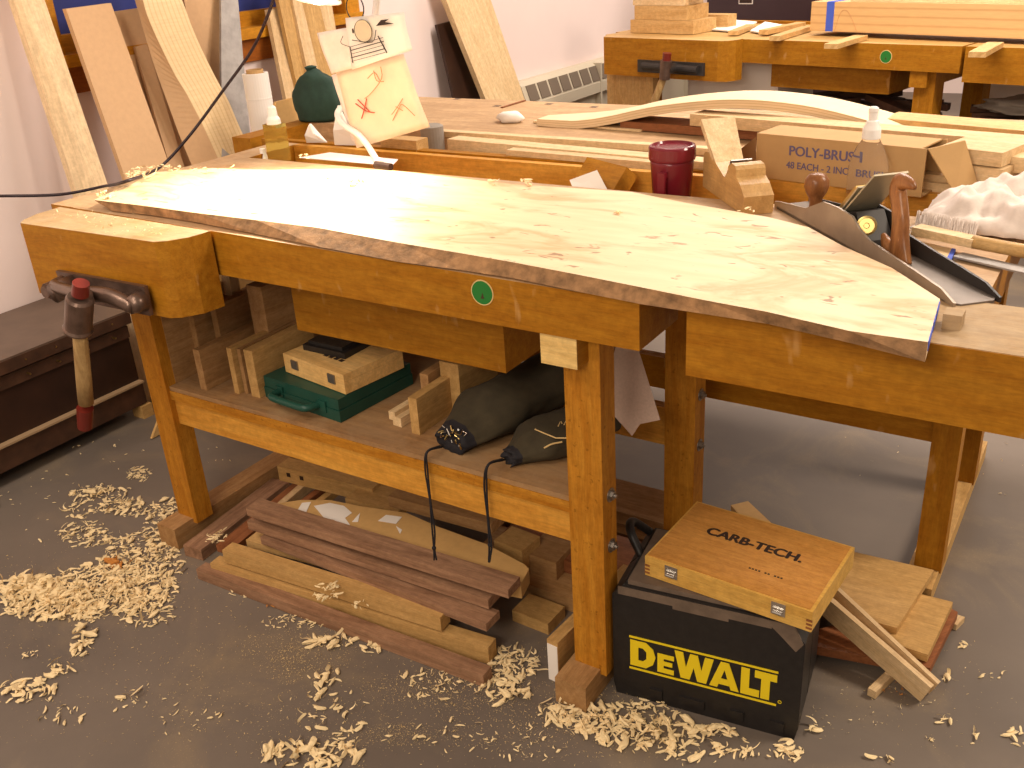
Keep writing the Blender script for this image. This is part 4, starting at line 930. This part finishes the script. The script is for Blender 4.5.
# rabbeted strip
P = PZ(390, 424, SZ); M_ = Matrix.Translation(Vector((P.x, P.y, SZ))) @ Matrix.Rotation(-.05, 4, 'Z')
bm = BM(); pr_ = [(0, .012), (.010, .012), (.010, 0), (.034, 0), (.034, .022), (.018, .022), (.018, .032), (0, .032)]
prism(bm, [M_ @ Vector((x, 0, z)) for x, z in pr_], M_.to_3x3() @ Vector((0, .22, 0))); settags(fin('rabbeted_strip', bm, 'piney', frame=M_), 'pale rabbeted strip with stepped end lying on the shelf', 'strip')
# green case
gA = PZ(266, 397, SZ); gB = PZ(341, 423, SZ); gd = (gB-gA); gd.z = 0; gL = gd.length; GM = framePQ(gA, gB); 
gA0 = GM.translation
gc_ = thing('tool_case', 'green plastic tool case with carry handle on the near bench shelf', 'case', mat=GM)
gw = .235
bm = BM(); B(bm, 0, gL, .0, gw, .0005, .028, M=GM); fin('case_bottom', bm, 'green', gc_, bevel=.006, seg=2)
bm = BM(); B(bm, .002, gL-.002, .002, gw-.002, .029, .055, M=GM); fin('case_lid', bm, 'green', gc_, bevel=.007, seg=2)
bm = BM(); hp = [GM @ Vector(p) for p in ((.055, .005, .028), (.062, -.028, .030), (.085, -.034, .030), (.16, -.034, .030), (.183, -.028, .030), (.19, .005, .028))]
tube(bm, hp, .009, 10, 4); fin('carry_handle', bm, 'green', gc_, smooth=True)
for x in (.045, .19):
    bm = BM(); B(bm, x, x+.025, -.003, .004, .015, .042, M=GM); fin('latch', bm, 'green', gc_)
# wooden box on case
wA = PZ(286, 372, SZ+.056); wB = PZ(346, 395, SZ+.056); WMx = framePQ(wA, wB); wL = (wB-wA).length
wbx = thing('wooden_box', 'small pale wooden box with two metal catches on top of the green case', 'box', mat=WMx)
bm = BM(); B(bm, 0, wL, 0, .175, .001, .030, M=WMx); fin('box_body', bm, 'boxpine', wbx, bevel=.001)
bm = BM(); B(bm, 0, wL, 0, .175, .0305, .048, M=WMx); fin('box_lid', bm, 'boxpine', wbx, bevel=.001)
for x in (.03, wL-.055):
    bm = BM(); B(bm, x, x+.024, -.003, 0, .018, .040, M=WMx); fin('catch', bm, 'bolt', wbx)
text('lettering', 'TOOLS', .018, 'ink', wbx, WMx @ Matrix.Translation((wL*.6, .05, .0482)), .0004, .0002) if False else None
bm = BM()
for k in range(4): B(bm, wL*.42+k*.018, wL*.42+k*.018+.013, .045, .056, .0481, .0487, M=WMx)
fin('printed_mark', bm, 'ink', wbx)
p = WMx @ Vector((wL*.40, .09, .062))
M_ = WMx @ Matrix.Translation((wL*.12, .04, .0485)) @ Matrix.Rotation(.15, 4, 'Z'); bm = BM(); B(bm, 0, .13, 0, .13, 0, .014, M=M_); B(bm, .01, .115, .01, .12, .014, .022, M=M_)
cs = fin('black_pouch', bm, 'blackplastic', frame=M_, bevel=.005, seg=2); settags(cs, 'flat black tool pouch lying on the small pale wooden box', 'pouch')

# drawstring bags
def bag(label, a, b, wd_, ht, mw, mh, seed):
    from mathutils import noise as N
    A, Bp = PZ(*a, SZ), PZ(*b, SZ); fm = framePQ(A, Bp); L = (Bp-A).length
    t = thing('drawstring_bag', label, 'bag', mat=fm)
    bm = BM(); n = 30; m_ = 40; rings = []
    for i in range(n+1):
        q = i/n; g = min(1, q/.28); g = g*g*(3-2*g)
        wv = mw+(wd_-mw)*g; hv = mh+(ht-mh)*g
        if q > .85: k = 1-((q-.85)/.15)**2*.6; wv *= k; hv *= k
        ring = []
        for j in range(m_):
            ang = 2*math.pi*j/m_; ca, sa = math.cos(ang), math.sin(ang)
            k = 1+.16*N.noise(Vector((q*4, ca*1.3, sa*1.3+seed)))+.07*N.noise(Vector((q*11, ca*4, sa*4+seed)))+.05*(1-g)*math.sin(ang*9+seed)
            x = q*L + (.012*N.noise(Vector((seed, ca*2, sa*2))) if i == 0 else 0)
            ring.append(bm.verts.new(fm @ Vector((x, ca*wv/2*k, max(.001, hv*.46+max(-.44, sa*.5*k)*hv*1.1)))))
        rings.append(ring)
    for i in range(n):
        for j in range(m_): bm.faces.new((rings[i][j], rings[i][(j+1) % m_], rings[i+1][(j+1) % m_], rings[i+1][j])).material_index = 1 if i < 2 else 0
    bm.faces.new(rings[-1]); ins = [bm.verts.new(v.co+((fm @ Vector((.03, 0, mh*.42)))-v.co)*.35) for v in rings[0]]
    for j in range(m_): bm.faces.new((rings[0][(j+1) % m_], rings[0][j], ins[j], ins[(j+1) % m_])).material_index = 1
    bm.faces.new(ins[::-1]).material_index = 1
    fin('bag_cloth', bm, ['bag', 'navy'], t, smooth=True)
    return t, fm
bgA, fmA = bag('olive drawstring bag full of metal bits, cords hanging over the shelf edge', (450, 452), (590, 376), .15, .098, .08, .05, 3)
bm = BM()
for k in range(34):
    c = fmA @ Vector((.004+random.uniform(-.008, .02), random.uniform(-.034, .030), .036+random.uniform(-.016, .018))); d = Vector((random.uniform(-1, 1), random.uniform(-1, 1), random.uniform(-1, 1))).normalized()*random.uniform(.003, .008); cyl(bm, c-d, c+d, random.uniform(.0008, .0022), n=6, mi=k % 2)
ob = fin('metal_bits', bm, ['chrome', 'brass']); settags(ob, 'small shiny metal bits spilling in the mouth of the olive bag', 'metal bits', kind='stuff')
bgB, fmB = bag('second smaller drawstring bag with a white emblem, partly behind the front leg', (508, 465), (612, 424), .13, .062, .045, .032, 8)
# emblem on bag B
e_ = [(535, 429.5), (545, 421), (560, 416), (600, 414), (600, 438), (556, 438)]
pts = [PZ(u, v, SZ+.060) for u, v in e_]
bm = BM(); tube(bm, pts+[pts[0]], .0014, 6, 1)
for k in range(6):
    a_ = PZ(546+k*6, 429.5-k*1.6, SZ+.061); b_ = PZ(549+k*6, 424-k*1.6, SZ+.061); tube(bm, [a_, b_], .0012, 5, 1); tube(bm, [b_, b_+(a_-b_)*.4+Vector((.005, 0, 0))], .001, 5, 1)
fin('emblem', bm, 'cream', bgB)
bm = BM(); tube(bm, [PZ(544, 448, SZ+.05), PZ(552, 444, SZ+.055), PZ(562, 442, SZ+.055)], .0018, 6); fin('white_thread', bm, 'cream', bgB)
def cordpair(par, top, pxs):
    for k, dx_ in enumerate((0, .006)):
        pts = [top+Vector((dx_, .0, 0))]+[PY(u+(1.6 if k else -.8)*(1 if i % 2 else .3), v, 1.318) for i, (u, v) in enumerate(pxs)]
        bm = BM(); tube(bm, pts, .0022, 6, 6); fin('draw_cord', bm, 'navy', par, smooth=True)
    e = pts[-1]; bm = BM(); bmesh.ops.create_icosphere(bm, subdivisions=2, radius=.005, matrix=Matrix.Translation(PY(*pxs[-2], 1.318))); fin('cord_knot', bm, 'navy', par)
cordpair(bgA, PZ(440, 446, SZ+.012), [(427, 452), (426, 470), (430, 500), (433, 530), (434, 548), (435, 560)])
cordpair(bgB, PZ(502, 459, SZ+.012), [(488, 465), (485, 485), (488, 520), (490, 545), (489, 562)])

# sandpaper sheet behind the front leg
P = [PY(616, 346, 1.62), PY(638, 349, 1.62), PY(660, 420, 1.56), PY(640, 424, 1.55), PY(632, 436, 1.54), PY(614, 416, 1.55), PY(606, 380, 1.60)]
bm = BM(); prism(bm, P, (0, .0015, 0)); settags(fin('sandpaper_sheet', bm, 'sand'), 'pinkish grey sandpaper sheet hanging behind the front leg', 'sandpaper')
P = [PY(640, 338, 1.58), PY(668, 328, 1.70), PY(668, 334, 1.70), PY(648, 346, 1.58)]

# ================================================================= FLOOR LUMBER PILE
PG = 'lumber pile on the floor under the near bench'
def fl(label, a, b, z, w, h, mat, za=None, zb=None, name='lumber'):
    P = PZ(*a, za if za else z); Q = PZ(*b, zb if zb else z); return bar(name, label, 'lumber', P, Q, w, h, mat, PG)
fl('long dark walnut stick at the very front of the floor pile', (196, 569), (483, 676), .031, .032, .030, 'walnutx')
fl('pale straight stick directly behind the front walnut stick', (210, 563), (488, 648), .046, .034, .045, 'tanx')
fl('pale square stick with a cut left end near the left foot, on the pile', (222, 550), (440, 618), .088, .036, .036, 'tanx')
fl('yellowish board low in the pile, mostly covered by walnut strips', (246, 540), (430, 590), .078, .07, .02, 'beamx')
fl('lowest walnut strip across the middle of the pile, ending nearest the viewer', (260, 537), (486, 624), .105, .05, .02, 'walnutx')
fl('broad walnut board with grey streak in the middle of the pile', (247, 521), (488, 600), .135, .06, .024, 'walnutx')
fl('uppermost walnut strip lying on the fibreboard template', (246, 508), (508, 590), .175, .05, .022, 'walnutx')
# big template with patches
tz_ = .152
outl = [(262, 512), (280, 503), (300, 500), (330, 500), (360, 506), (407, 513), (439, 527), (486, 544), (507, 555), (524, 564), (529, 569), (521, 584), (500, 580), (420, 556), (330, 528)]
tp_ = thing('curved_template', 'fibreboard curved template with torn white paper patches in the floor pile', 'template', PZ(400, 540, tz_))
bm = BM(); prism(bm, [PZ(u, v, tz_) for u, v in outl], (0, 0, -.038)); fin('template_body', bm, 'mdf', tp_, bevel=.002)
for q in ([(296, 513), (302, 503), (311, 502), (305, 515)], [(314, 506), (330, 503), (344, 506), (352, 513), (345, 518), (350, 525), (340, 529), (334, 520), (324, 518)], [(352, 522), (360, 513), (358, 522)], [(378, 521), (386, 515), (402, 517), (396, 524)], [(396, 526), (402, 530), (400, 534)]):
    bm = BM(); prism(bm, [PZ(u, v, tz_+.0006) for u, v in q], (0, 0, .0006)); fin('paper_patch', bm, 'paper', tp_)
fl('grey brown board lying behind the template, its end near the hanging cord', (388, 496), (491, 524), .16, .07, .03, 'brownx')
fl('short brown block behind the right end of the template', (494, 540), (522, 551), .11, .07, .06, 'tanx', name='block')
fl('short dark block between the template and the front leg', (524, 553), (556, 563), .085, .09, .06, 'brownx', name='block')
fl('brown board on the floor just left of the front leg', (512, 610), (548, 624), .03, .07, .03, 'tanx')
fl('wide tan board far back in the pile', (345, 498), (398, 512), .12, .16, .02, 'tanx')
fl('dusty board at the back right of the pile, behind the template', (430, 498), (560, 530), .05, .10, .03, 'brownx')
# crosswise sticks at left
def ys(label, a, b, z, w, h, mat, name='lumber'):
    P, Q = PZ(*a, z), PZ(*b, z); Mx = framePQ(P, Q); bm = BM(); L = (Q-P).length; B(bm, 0, L, -w, 0, -h, 0, M=Mx); return settags(fin(name, bm, mat, frame=Mx, bevel=.0015), label, 'lumber', PG)
ys('reddish stick lying front to back beside the left foot', (183, 545), (272, 478), .034, .06, .033, 'walnutx')
ys('brown stick lying front to back, next to the reddish one', (216, 545), (302, 476), .060, .05, .02, 'redx')
ys('thin pale stick lying front to back in the rear of the pile', (276, 504), (306, 478), .085, .02, .03, 'palex')
ys('reddish brown slat front to back in the rear of the pile', (294, 505), (322, 484), .075, .02, .02, 'redx')
ys('second thin pale slat front to back in the rear of the pile', (306, 507), (334, 486), .075, .02, .02, 'tanx')
# rear rail with square holes
P = PZ(277, 466, .13); rail = thing('holed_rail', 'rail with two square holes lying at the back of the floor pile', 'rail', P, group=PG)
Q = PZ(372, 489, .13); Mx = framePQ(P, Q); bm = BM(); B(bm, 0, (Q-P).length, 0, .05, -.045, 0, M=Mx); fin('rail_body', bm, 'tanx', rail, bevel=.002)
for x in (.03, .075):
    bm = BM(); B(bm, x, x+.012, -.001, .004, -.026, -.014, M=Mx); fin('square_hole', bm, 'chest', rail)
# white ended board against the front leg
P = PZ(549, 679, .0); M_ = Matrix.Translation(Vector((P.x, P.y, 0))) @ Matrix.Rotation(-.08, 4, 'Z')
we = thing('end_painted_board', 'board on edge with a white painted end, left of the front leg', 'board', mat=M_)
bm = BM(); B(bm, 0, .026, 0, .30, .001, .105, M=M_); fin('board', bm, 'tany', we, bevel=.001)
bm = BM(); B(bm, .001, .025, -.0015, 0, .002, .095, M=M_); fin('painted_end', bm, 'paper', we)
# slatted scrap behind the leg (between legs)
for k, (y, z, lab) in enumerate(((1.80, .04, 'lower dark board stacked behind the front right leg'), (1.83, .08, 'upper dark board stacked behind the front right leg'))):
    box('lumber', -1.35+k*.1, -.80, y, y+.14, z-.035, z, 'brownx', label=lab, cat='lumber', group=PG)
box('lumber', -1.2, -.79, 1.52, 1.70, 0, .035, 'brownx', label='dark board flat on the floor between the two right legs', cat='lumber', group=PG)
box('lumber', -1.15, -.80, 1.60, 1.75, .036, .07, 'redx', label='reddish board lying on the flat dark one between the right legs', cat='lumber', group=PG)

# ================================================================= POWER TOOL CASE
dA = PZ(614, 691, 0); dB = PZ(797, 741, 0); DM = framePQ(dA, dB); dL = (dB-dA).length; dH = .283; dW = .21
dw = thing('power_tool_case', 'black hard plastic tool case with large yellow lettering on the floor', 'case', mat=DM)
bm = BM(); pr_ = [(.0, .03), (.006, .0), (dL-.006, 0), (dL, .03), (dL, dH-.055), (dL-.028, dH-.022), (dL-.03, dH-.014), (.022, dH-.014), (.0, dH-.04)]
prism(bm, [DM @ Vector((x, .0, z)) for x, z in pr_], DM.to_3x3() @ Vector((0, dW*.48, 0))); fin('front_shell', bm, 'blackplastic', dw, bevel=.005, seg=2)
bm = BM(); prism(bm, [DM @ Vector((x, dW*.50, z)) for x, z in pr_], DM.to_3x3() @ Vector((0, dW*.48, 0))); fin('rear_shell', bm, 'blackplastic', dw, bevel=.005, seg=2)
bm = BM(); B(bm, .03, dL-.04, .006, dW-.02, dH-.016, dH-.004, M=DM); fin('dusty_top', bm, 'greyplastic', dw, bevel=.004)
bm = BM(); prism(bm, [DM @ Vector((x, -.002, z)) for x, z in ((dL-.075, dH-.018), (dL-.022, dH-.018), (dL-.003, dH-.055), (dL-.015, dH-.075), (dL-.045, dH-.045))], DM.to_3x3() @ Vector((0, .004, 0))); fin('corner_guard', bm, 'greyplastic', dw)
bm = BM(); B(bm, .012, dL*.33, -.0015, 0, dH-.036, dH-.018, M=DM); B(bm, dL*.33, dL*.62, -.0015, 0, dH-.043, dH-.018, M=DM); B(bm, dL*.62, dL-.06, -.0015, 0, dH-.036, dH-.018, M=DM); fin('top_band', bm, 'greyplastic', dw, bevel=.001)
for x in (.075, .135, .235, .31):
    bm = BM(); wv = .05 if x == .135 else .026; B(bm, x, x+wv, -.004, 0, .015, .035, M=DM); fin('moulded_tab', bm, 'blackplastic', dw, bevel=.0015)
bm = BM(); hp = [DM @ Vector((-.004+a, dW*.5+b, c)) for a, b, c in ((.03, 0, dH-.02), (.0, .02, dH+.02), (-.01, .06, dH+.018), (.02, .09, dH-.02))]; tube(bm, hp, .009, 10); fin('carry_handle', bm, 'blackplastic', dw, smooth=True)
RX = Matrix.Rotation(math.pi/2, 4, 'X')
def dtxt(s, x, sz, sx=1.0): return text('lettering', s, sz, 'yellow', dw, DM @ Matrix.Translation((x, -.0008, .082)) @ RX, .0042, .0006, sx=sx, align='LEFT', spacing=1.02)
zb = .082; X0 = .036; X1 = .318
def letter(pts_list, x, w, h, name):
    x = X0+(x-X0)*.965; w *= .965; bm = BM()
    for pts in pts_list: prism(bm, [DM @ Vector((x+px*w, -.0006, zb+pz*h)) for px, pz in pts], DM.to_3x3() @ Vector((0, -.0014, 0)))
    fin('letter_'+name, bm, 'yellow', dw)
hh = .062; he = .045
D_ = [[(0, 0), (.32, 0), (.32, 1), (0, 1)], [(.32, 1), (.32, .76), (.5, .76), (.64, .64), (.64, .36), (.5, .24), (.32, .24), (.32, 0), (.62, 0), (.9, .2), (1, .5), (.9, .8), (.62, 1)]]
letter(D_, X0, .053, hh, 'd')
E_l = [[(0, 0), (1, 0), (1, .24), (.38, .24), (.38, .40), (.9, .40), (.9, .62), (.38, .62), (.38, .77), (1, .77), (1, 1), (0, 1)]]
letter(E_l, X0+.057, .034, he, 'e')
W_l = [[(0, 1), (.17, 0), (.40, 0), (.5, .5), (.60, 0), (.83, 0), (1, 1), (.78, 1), (.70, .45), (.60, 1), (.40, 1), (.30, .45), (.22, 1)]]
letter(W_l, X0+.092, .078, hh, 'w')
A_l = [[(0, 0), (.27, 0), (.50, .72), (.5, 1), (.36, 1)], [(1, 0), (.73, 0), (.50, .72), (.5, 1), (.64, 1)], [(.30, .14), (.70, .14), (.63, .36), (.37, .36)]]
letter(A_l, X0+.163, .058, hh, 'a')
L_l = [[(0, 0), (1, 0), (1, .26), (.45, .26), (.45, 1), (0, 1)]]
letter(L_l, X0+.224, .036, hh, 'l')
T_l = [[(0, 1), (0, .74), (.30, .74), (.30, 0), (.70, 0), (.70, .74), (1, .74), (1, 1)]]
letter(T_l, X0+.250, .042, hh, 't')
for z in (zb+hh+.005, zb-.010):
    bm = BM(); B(bm, X0-.002, X0+.283, -.0018, -.0004, z, z+.0042, M=DM); fin('yellow_line', bm, 'yellow', dw)
bm = BM(); lathe(bm, DM @ Vector((X0+.289, 0, zb+.002)), [(.0025, .001), (.0036, .001), (.0036, .002), (.0025, .002)], 16, DM.to_3x3() @ Vector((0, -1, 0)), caps=False); fin('trademark_ring', bm, 'yellow', dw)

# CARB-TECH box
zc0 = dH-.0035
kA = PZ(645, 575, zc0); kB = PZ(811, 633, zc0); KM = framePQ(kA, kB); kL = (kB-kA).length
kW = .222
kb = thing('bit_box', 'flat wooden bit box with black lettering on its lid, on the black tool case', 'box', mat=KM)
MT['boxlid'] = wood('box_lid_oak', (.56, .27, .065), (.44, .19, .04), 'x', .4, 60)
MT['boxside'] = wood('box_side_pine', (.68, .41, .10), (.55, .30, .06), 'x', .4, 22)
bm = BM(); B(bm, 0, kL, 0, kW, .001, .026, M=KM); fin('box_body', bm, 'boxside', kb, bevel=.001)
bm = BM(); B(bm, 0, kL, 0, kW, .0265, .044, M=KM); kl = fin('lid', bm, 'boxside', kb, bevel=.001)
bm = BM(); B(bm, .004, kL-.006, .005, kW-.004, .044, .0452, M=KM); fin('lid_panel', bm, 'boxlid', kl)
for x in (.055, kL-.06):
    bm = BM(); B(bm, x-.013, x+.013, -.0015, 0, .014, .040, M=KM); B(bm, x-.009, x+.009, -.004, -.0015, .022, .030, M=KM); c_ = fin('clasp', bm, 'chrome', kb, bevel=.0004)
    bm = BM(); cyl(bm, KM @ Vector((x-.008, -.004, .021)), KM @ Vector((x+.008, -.004, .021)), .004, n=12); fin('clasp_barrel', bm, 'chrome', c_)
bm = BM()
for z in (.006, .014, .022): B(bm, -.0006, .010, -.0006, .001, z, z+.004, M=KM); B(bm, kL-.010, kL+.0006, -.0006, .001, z, z+.004, M=KM)
fin('finger_joint', bm, 'redx', kb)
text('lettering', 'CARB-TECH.', .034, 'ink', kl, KM @ Matrix.Translation((kL*.495, kW*.56, .0453)), .0017, .0002, sx=1.0)
bm = BM()
for k in range(11):
    if k not in (4, 7): B(bm, kL*.56+k*.006, kL*.56+k*.006+.004, kW*.27, kW*.27+.004, .0451, .0455, M=KM)
fin('small_print', bm, 'ink', kl)

# ================================================================= BOARDS ON FLOOR RIGHT
RG = 'boards lying on the floor at the right'
def rb(label, quad, z, th, mat): return slab('floor_board', label, 'board', quad, z, th, mat, RG)
rb('wide tan board flat behind the bit box, its corner showing at the left', [(731, 505), (748, 501), (795, 545), (770, 552)], .06, .015, 'mdf')
rb('wide tan plywood board lying furthest back, between bit box and bench leg', [(780, 535), (934, 570), (897, 628), (760, 590)], .075, .018, 'tanx')
rb('second tan board end showing beyond the wide plywood board', [(897, 588), (953, 602), (928, 655), (870, 635)], .058, .018, 'tanx')
rb('lower tan board with rounded edge under the second board end', [(780, 640), (930, 598), (958, 612), (930, 668)], .036, .02, 'redx')
rb('small pale stick end sticking out past the tan boards', [(945, 620), (953, 613), (965, 617), (957, 625)], .016, .015, 'palex')
rb('pale stick lying under the crossed slats near the tool case', [(868, 688), (892, 665), (900, 668), (876, 692)], .02, .018, 'palex')
def slat(label, a, b, za, zb_, w, h):
    P, Q = PZ(*a, za), PZ(*b, zb_); return bar('slat', label, 'slat', P, Q, w, h, 'palex', 'pale slats sloping from the tool case')
slat('front pale slat sloping down from the tool case to the floor', (820, 592), (931, 688), .14, .050, .012, .048)
slat('rear pale slat sloping down behind the front one', (832, 585), (938, 684), .14, .040, .010, .036)

# ================================================================= SHAVINGS
def ribbon(bm, c, size, r=random, flat=.5):
    L = size*r.uniform(.35, 1.15); wdt = size*r.uniform(.08, .28); n = 6; turns = r.uniform(-2.6, 2.6)
    a0 = r.uniform(0, 6.28); el = r.uniform(-.15, .5); p = Vector(c)+Vector((0, 0, .002+r.random()*size*flat)); d = Vector((math.cos(a0), math.sin(a0), el)).normalized()
    side = d.cross(Vector((0, 0, 1))).normalized(); rl = r.uniform(-1.2, 1.2); side = (side*math.cos(rl)+d.cross(side)*math.sin(rl)).normalized(); prev = None
    curlax = side if r.random() < .6 else Vector((0, 0, 1))
    for i in range(n+1):
        w2 = wdt/2*(1 if 0 < i < n else .4)
        z = lambda q: Vector((q.x, q.y, max(q.z, c[2]+.0008)))
        row = (bm.verts.new(z(p-side*w2)), bm.verts.new(z(p+side*w2)))
        if prev: bm.faces.new((prev[0], prev[1], row[1], row[0]))
        prev = row; p = p+d*(L/n); d = Matrix.Rotation(turns/n, 3, curlax) @ d
_ico = bmesh.new(); bmesh.ops.create_icosphere(_ico, subdivisions=2, radius=1); _ico.verts.ensure_lookup_table()
_IV = [v.co.copy() for v in _ico.verts]; _IF = [[v.index for v in f.verts] for f in _ico.faces]; _ico.free()
def clump(bm, c, size, r, flat=.5):
    '''a curled, crumpled shaving: an elongated twisted lump'''
    ln = size*r.uniform(.3, 1.0); w1 = ln*r.uniform(.14, .45); h1 = w1*r.uniform(.5, 1.0); a = r.uniform(0, 6.283); o = Vector((r.uniform(0, 99), r.uniform(0, 99), 0)); bend = r.uniform(-.6, .6); tl = r.uniform(-.2, .5)*flat; lift = r.random()*size*flat
    vs = []
    for p in _IV:
        k = 1+.55*NN.noise(p*2.2+o)+.25*NN.noise(p*5+o); x, y, z = p.x*ln/2*k, p.y*w1/2*k, p.z*h1/2*k
        y += bend*(x*x)/max(ln, 1e-4); z += tl*x
        vs.append(bm.verts.new((c[0]+x*math.cos(a)-y*math.sin(a), c[1]+x*math.sin(a)+y*math.cos(a), max(c[2]+.0006, c[2]+h1*.42+z+lift))))
    for f in _IF: bm.faces.new([vs[i] for i in f])
def shav(name, label, clusters, zf, mat='shaving', seed=3, flat=.5):
    r = random.Random(seed); bm = BM()
    for (u, v, ru, rv, cnt, sz) in clusters:
        for k in range(int(cnt*1.25)):
            a = r.uniform(0, 6.283); q = r.random()**.6; p = PZ(u+math.cos(a)*ru*q, v+math.sin(a)*rv*q, zf)
            if sz > .012 and k % 5 < 3: clump(bm, p, sz*r.uniform(.35, 1.15), r, (flat*(1-q)+.05)*.7)
            else: ribbon(bm, p, sz*r.uniform(.4, 1.1), r, flat*(1-q)+.1)
    o = fin(name, bm, mat); settags(o, label, 'shavings', kind='stuff')
shav('floor_shavings', 'heap of curly wood shavings on the floor in front of the left foot', [
    (110, 590, 70, 26, 620, .030), (50, 600, 55, 22, 420, .034), (140, 565, 42, 32, 420, .028), (30, 592, 34, 16, 160, .045), (165, 530, 20, 32, 170, .030), (150, 610, 28, 18, 110, .032),
    (100, 493, 30, 8, 80, .034), (125, 508, 26, 9, 90, .034), (80, 511, 18, 8, 36, .03), (139, 474, 12, 8, 70, .020), (85, 535, 28, 14, 110, .026), (88, 612, 18, 10, 60, .03),
    (135, 600, 14, 18, 40, .036), (85, 635, 12, 10, 18, .04), (82, 648, 10, 10, 16, .035), (28, 693, 34, 12, 40, .04), (55, 670, 14, 8, 14, .04), (32, 657, 12, 6, 10, .026),
    (60, 715, 26, 10, 14, .03), (130, 700, 12, 8, 8, .03), (215, 715, 14, 5, 6, .03), (110, 455, 40, 18, 12, .018), (45, 505, 45, 40, 22, .017), (0, 500, 14, 10, 8, .03), (205, 460, 30, 14, 8, .018), (170, 720, 60, 40, 24, .016)], 0, seed=4)
shav('floor_shavings', 'scattered wood shavings on the floor around the front walnut stick and leg', [
    (300, 622, 40, 8, 60, .022), (330, 642, 30, 7, 26, .040), (372, 648, 12, 6, 14, .035), (325, 680, 18, 14, 12, .035), (440, 685, 45, 16, 70, .024), (510, 665, 30, 18, 150, .026), (505, 690, 28, 14, 50, .034),
    (560, 712, 24, 14, 60, .034), (600, 722, 44, 16, 170, .030), (650, 735, 60, 18, 110, .036), (690, 745, 60, 20, 60, .034), (650, 708, 26, 8, 34, .026), (720, 730, 18, 7, 14, .040), (330, 710, 50, 22, 30, .028),
    (320, 755, 42, 14, 60, .040), (270, 755, 12, 9, 22, .040), (345, 738, 14, 8, 14, .03), (440, 735, 60, 24, 30, .018), (525, 745, 40, 20, 30, .018), (790, 750, 20, 8, 12, .03), (760, 755, 30, 10, 14, .03), (345, 612, 50, 6, 20, .016), (250, 590, 26, 8, 20, .016)], 0, seed=9)
shav('floor_shavings', 'few loose shavings on the bare floor at the right', [
    (990, 676, 12, 5, 6, .026), (975, 735, 8, 10, 6, .026), (945, 722, 8, 4, 5, .022), (1015, 738, 9, 12, 10, .03), (930, 737, 5, 5, 4, .02), (815, 730, 8, 6, 6, .026), (790, 755, 10, 8, 8, .03), (963, 645, 6, 4, 5, .02), (880, 760, 14, 5, 5, .026), (900, 700, 90, 50, 22, .010), (860, 450, 60, 30, 6, .012), (1000, 470, 30, 40, 10, .012), (945, 680, 6, 4, 4, .03), (850, 720, 60, 20, 12, .01)], 0, seed=11)
shav('sawdust', 'fine sawdust and tiny chips scattered over the near floor', [(380, 690, 260, 60, 1400, .005), (560, 720, 130, 40, 900, .006), (300, 650, 60, 24, 600, .005), (450, 690, 90, 20, 900, .005), (400, 735, 40, 12, 500, .004), (290, 665, 20, 22, 300, .005), (120, 600, 160, 70, 700, .006), (450, 740, 300, 30, 400, .005), (330, 735, 90, 40, 260, .005), (900, 690, 120, 70, 160, .005), (90, 700, 130, 60, 260, .005)], 0, 'dust', 21, .05)
shav('chips', 'orange brown wood splinters lying in the shavings', [(120, 566, 14, 4, 5, .05), (350, 610, 5, 3, 3, .03), (270, 606, 6, 2, 3, .03), (905, 690, 24, 8, 30, .010)], 0.004, 'chip', 5, .1)
shav('bench_shavings', 'pale shavings lying on top of the plank', [(140, 176, 14, 4, 40, .026), (170, 169, 40, 3, 50, .020), (105, 196, 12, 4, 24, .02), (355, 184, 10, 4, 24, .022), (300, 158, 12, 4, 8, .02), (620, 213, 6, 3, 3, .02), (330, 175, 8, 4, 6, .02), (210, 171, 30, 3, 14, .018)], ZT+.001, seed=14, flat=.3)
shav('bench_shavings', 'pale shavings on the worn top of the face vise jaw', [(110, 220, 36, 8, 26, .010), (140, 231, 40, 6, 22, .010), (80, 216, 30, 6, 12, .010)], .8785, seed=15, flat=.1)
shav('bench_shavings', 'small shavings caught on the floor lumber pile', [(330, 588, 10, 4, 22, .022), (325, 596, 12, 4, 18, .022), (215, 538, 12, 6, 34, .022), (345, 550, 4, 2, 4, .02), (360, 606, 8, 4, 8, .02)], .095, seed=16, flat=.2)
shav('bench_shavings', 'thin shavings standing up at the back edge of the plank', [(493, 184, 3, 2, 4, .03), (527, 184, 6, 3, 7, .03), (740, 212, 30, 3, 4, .02)], ZT+.001, seed=18, flat=.5)
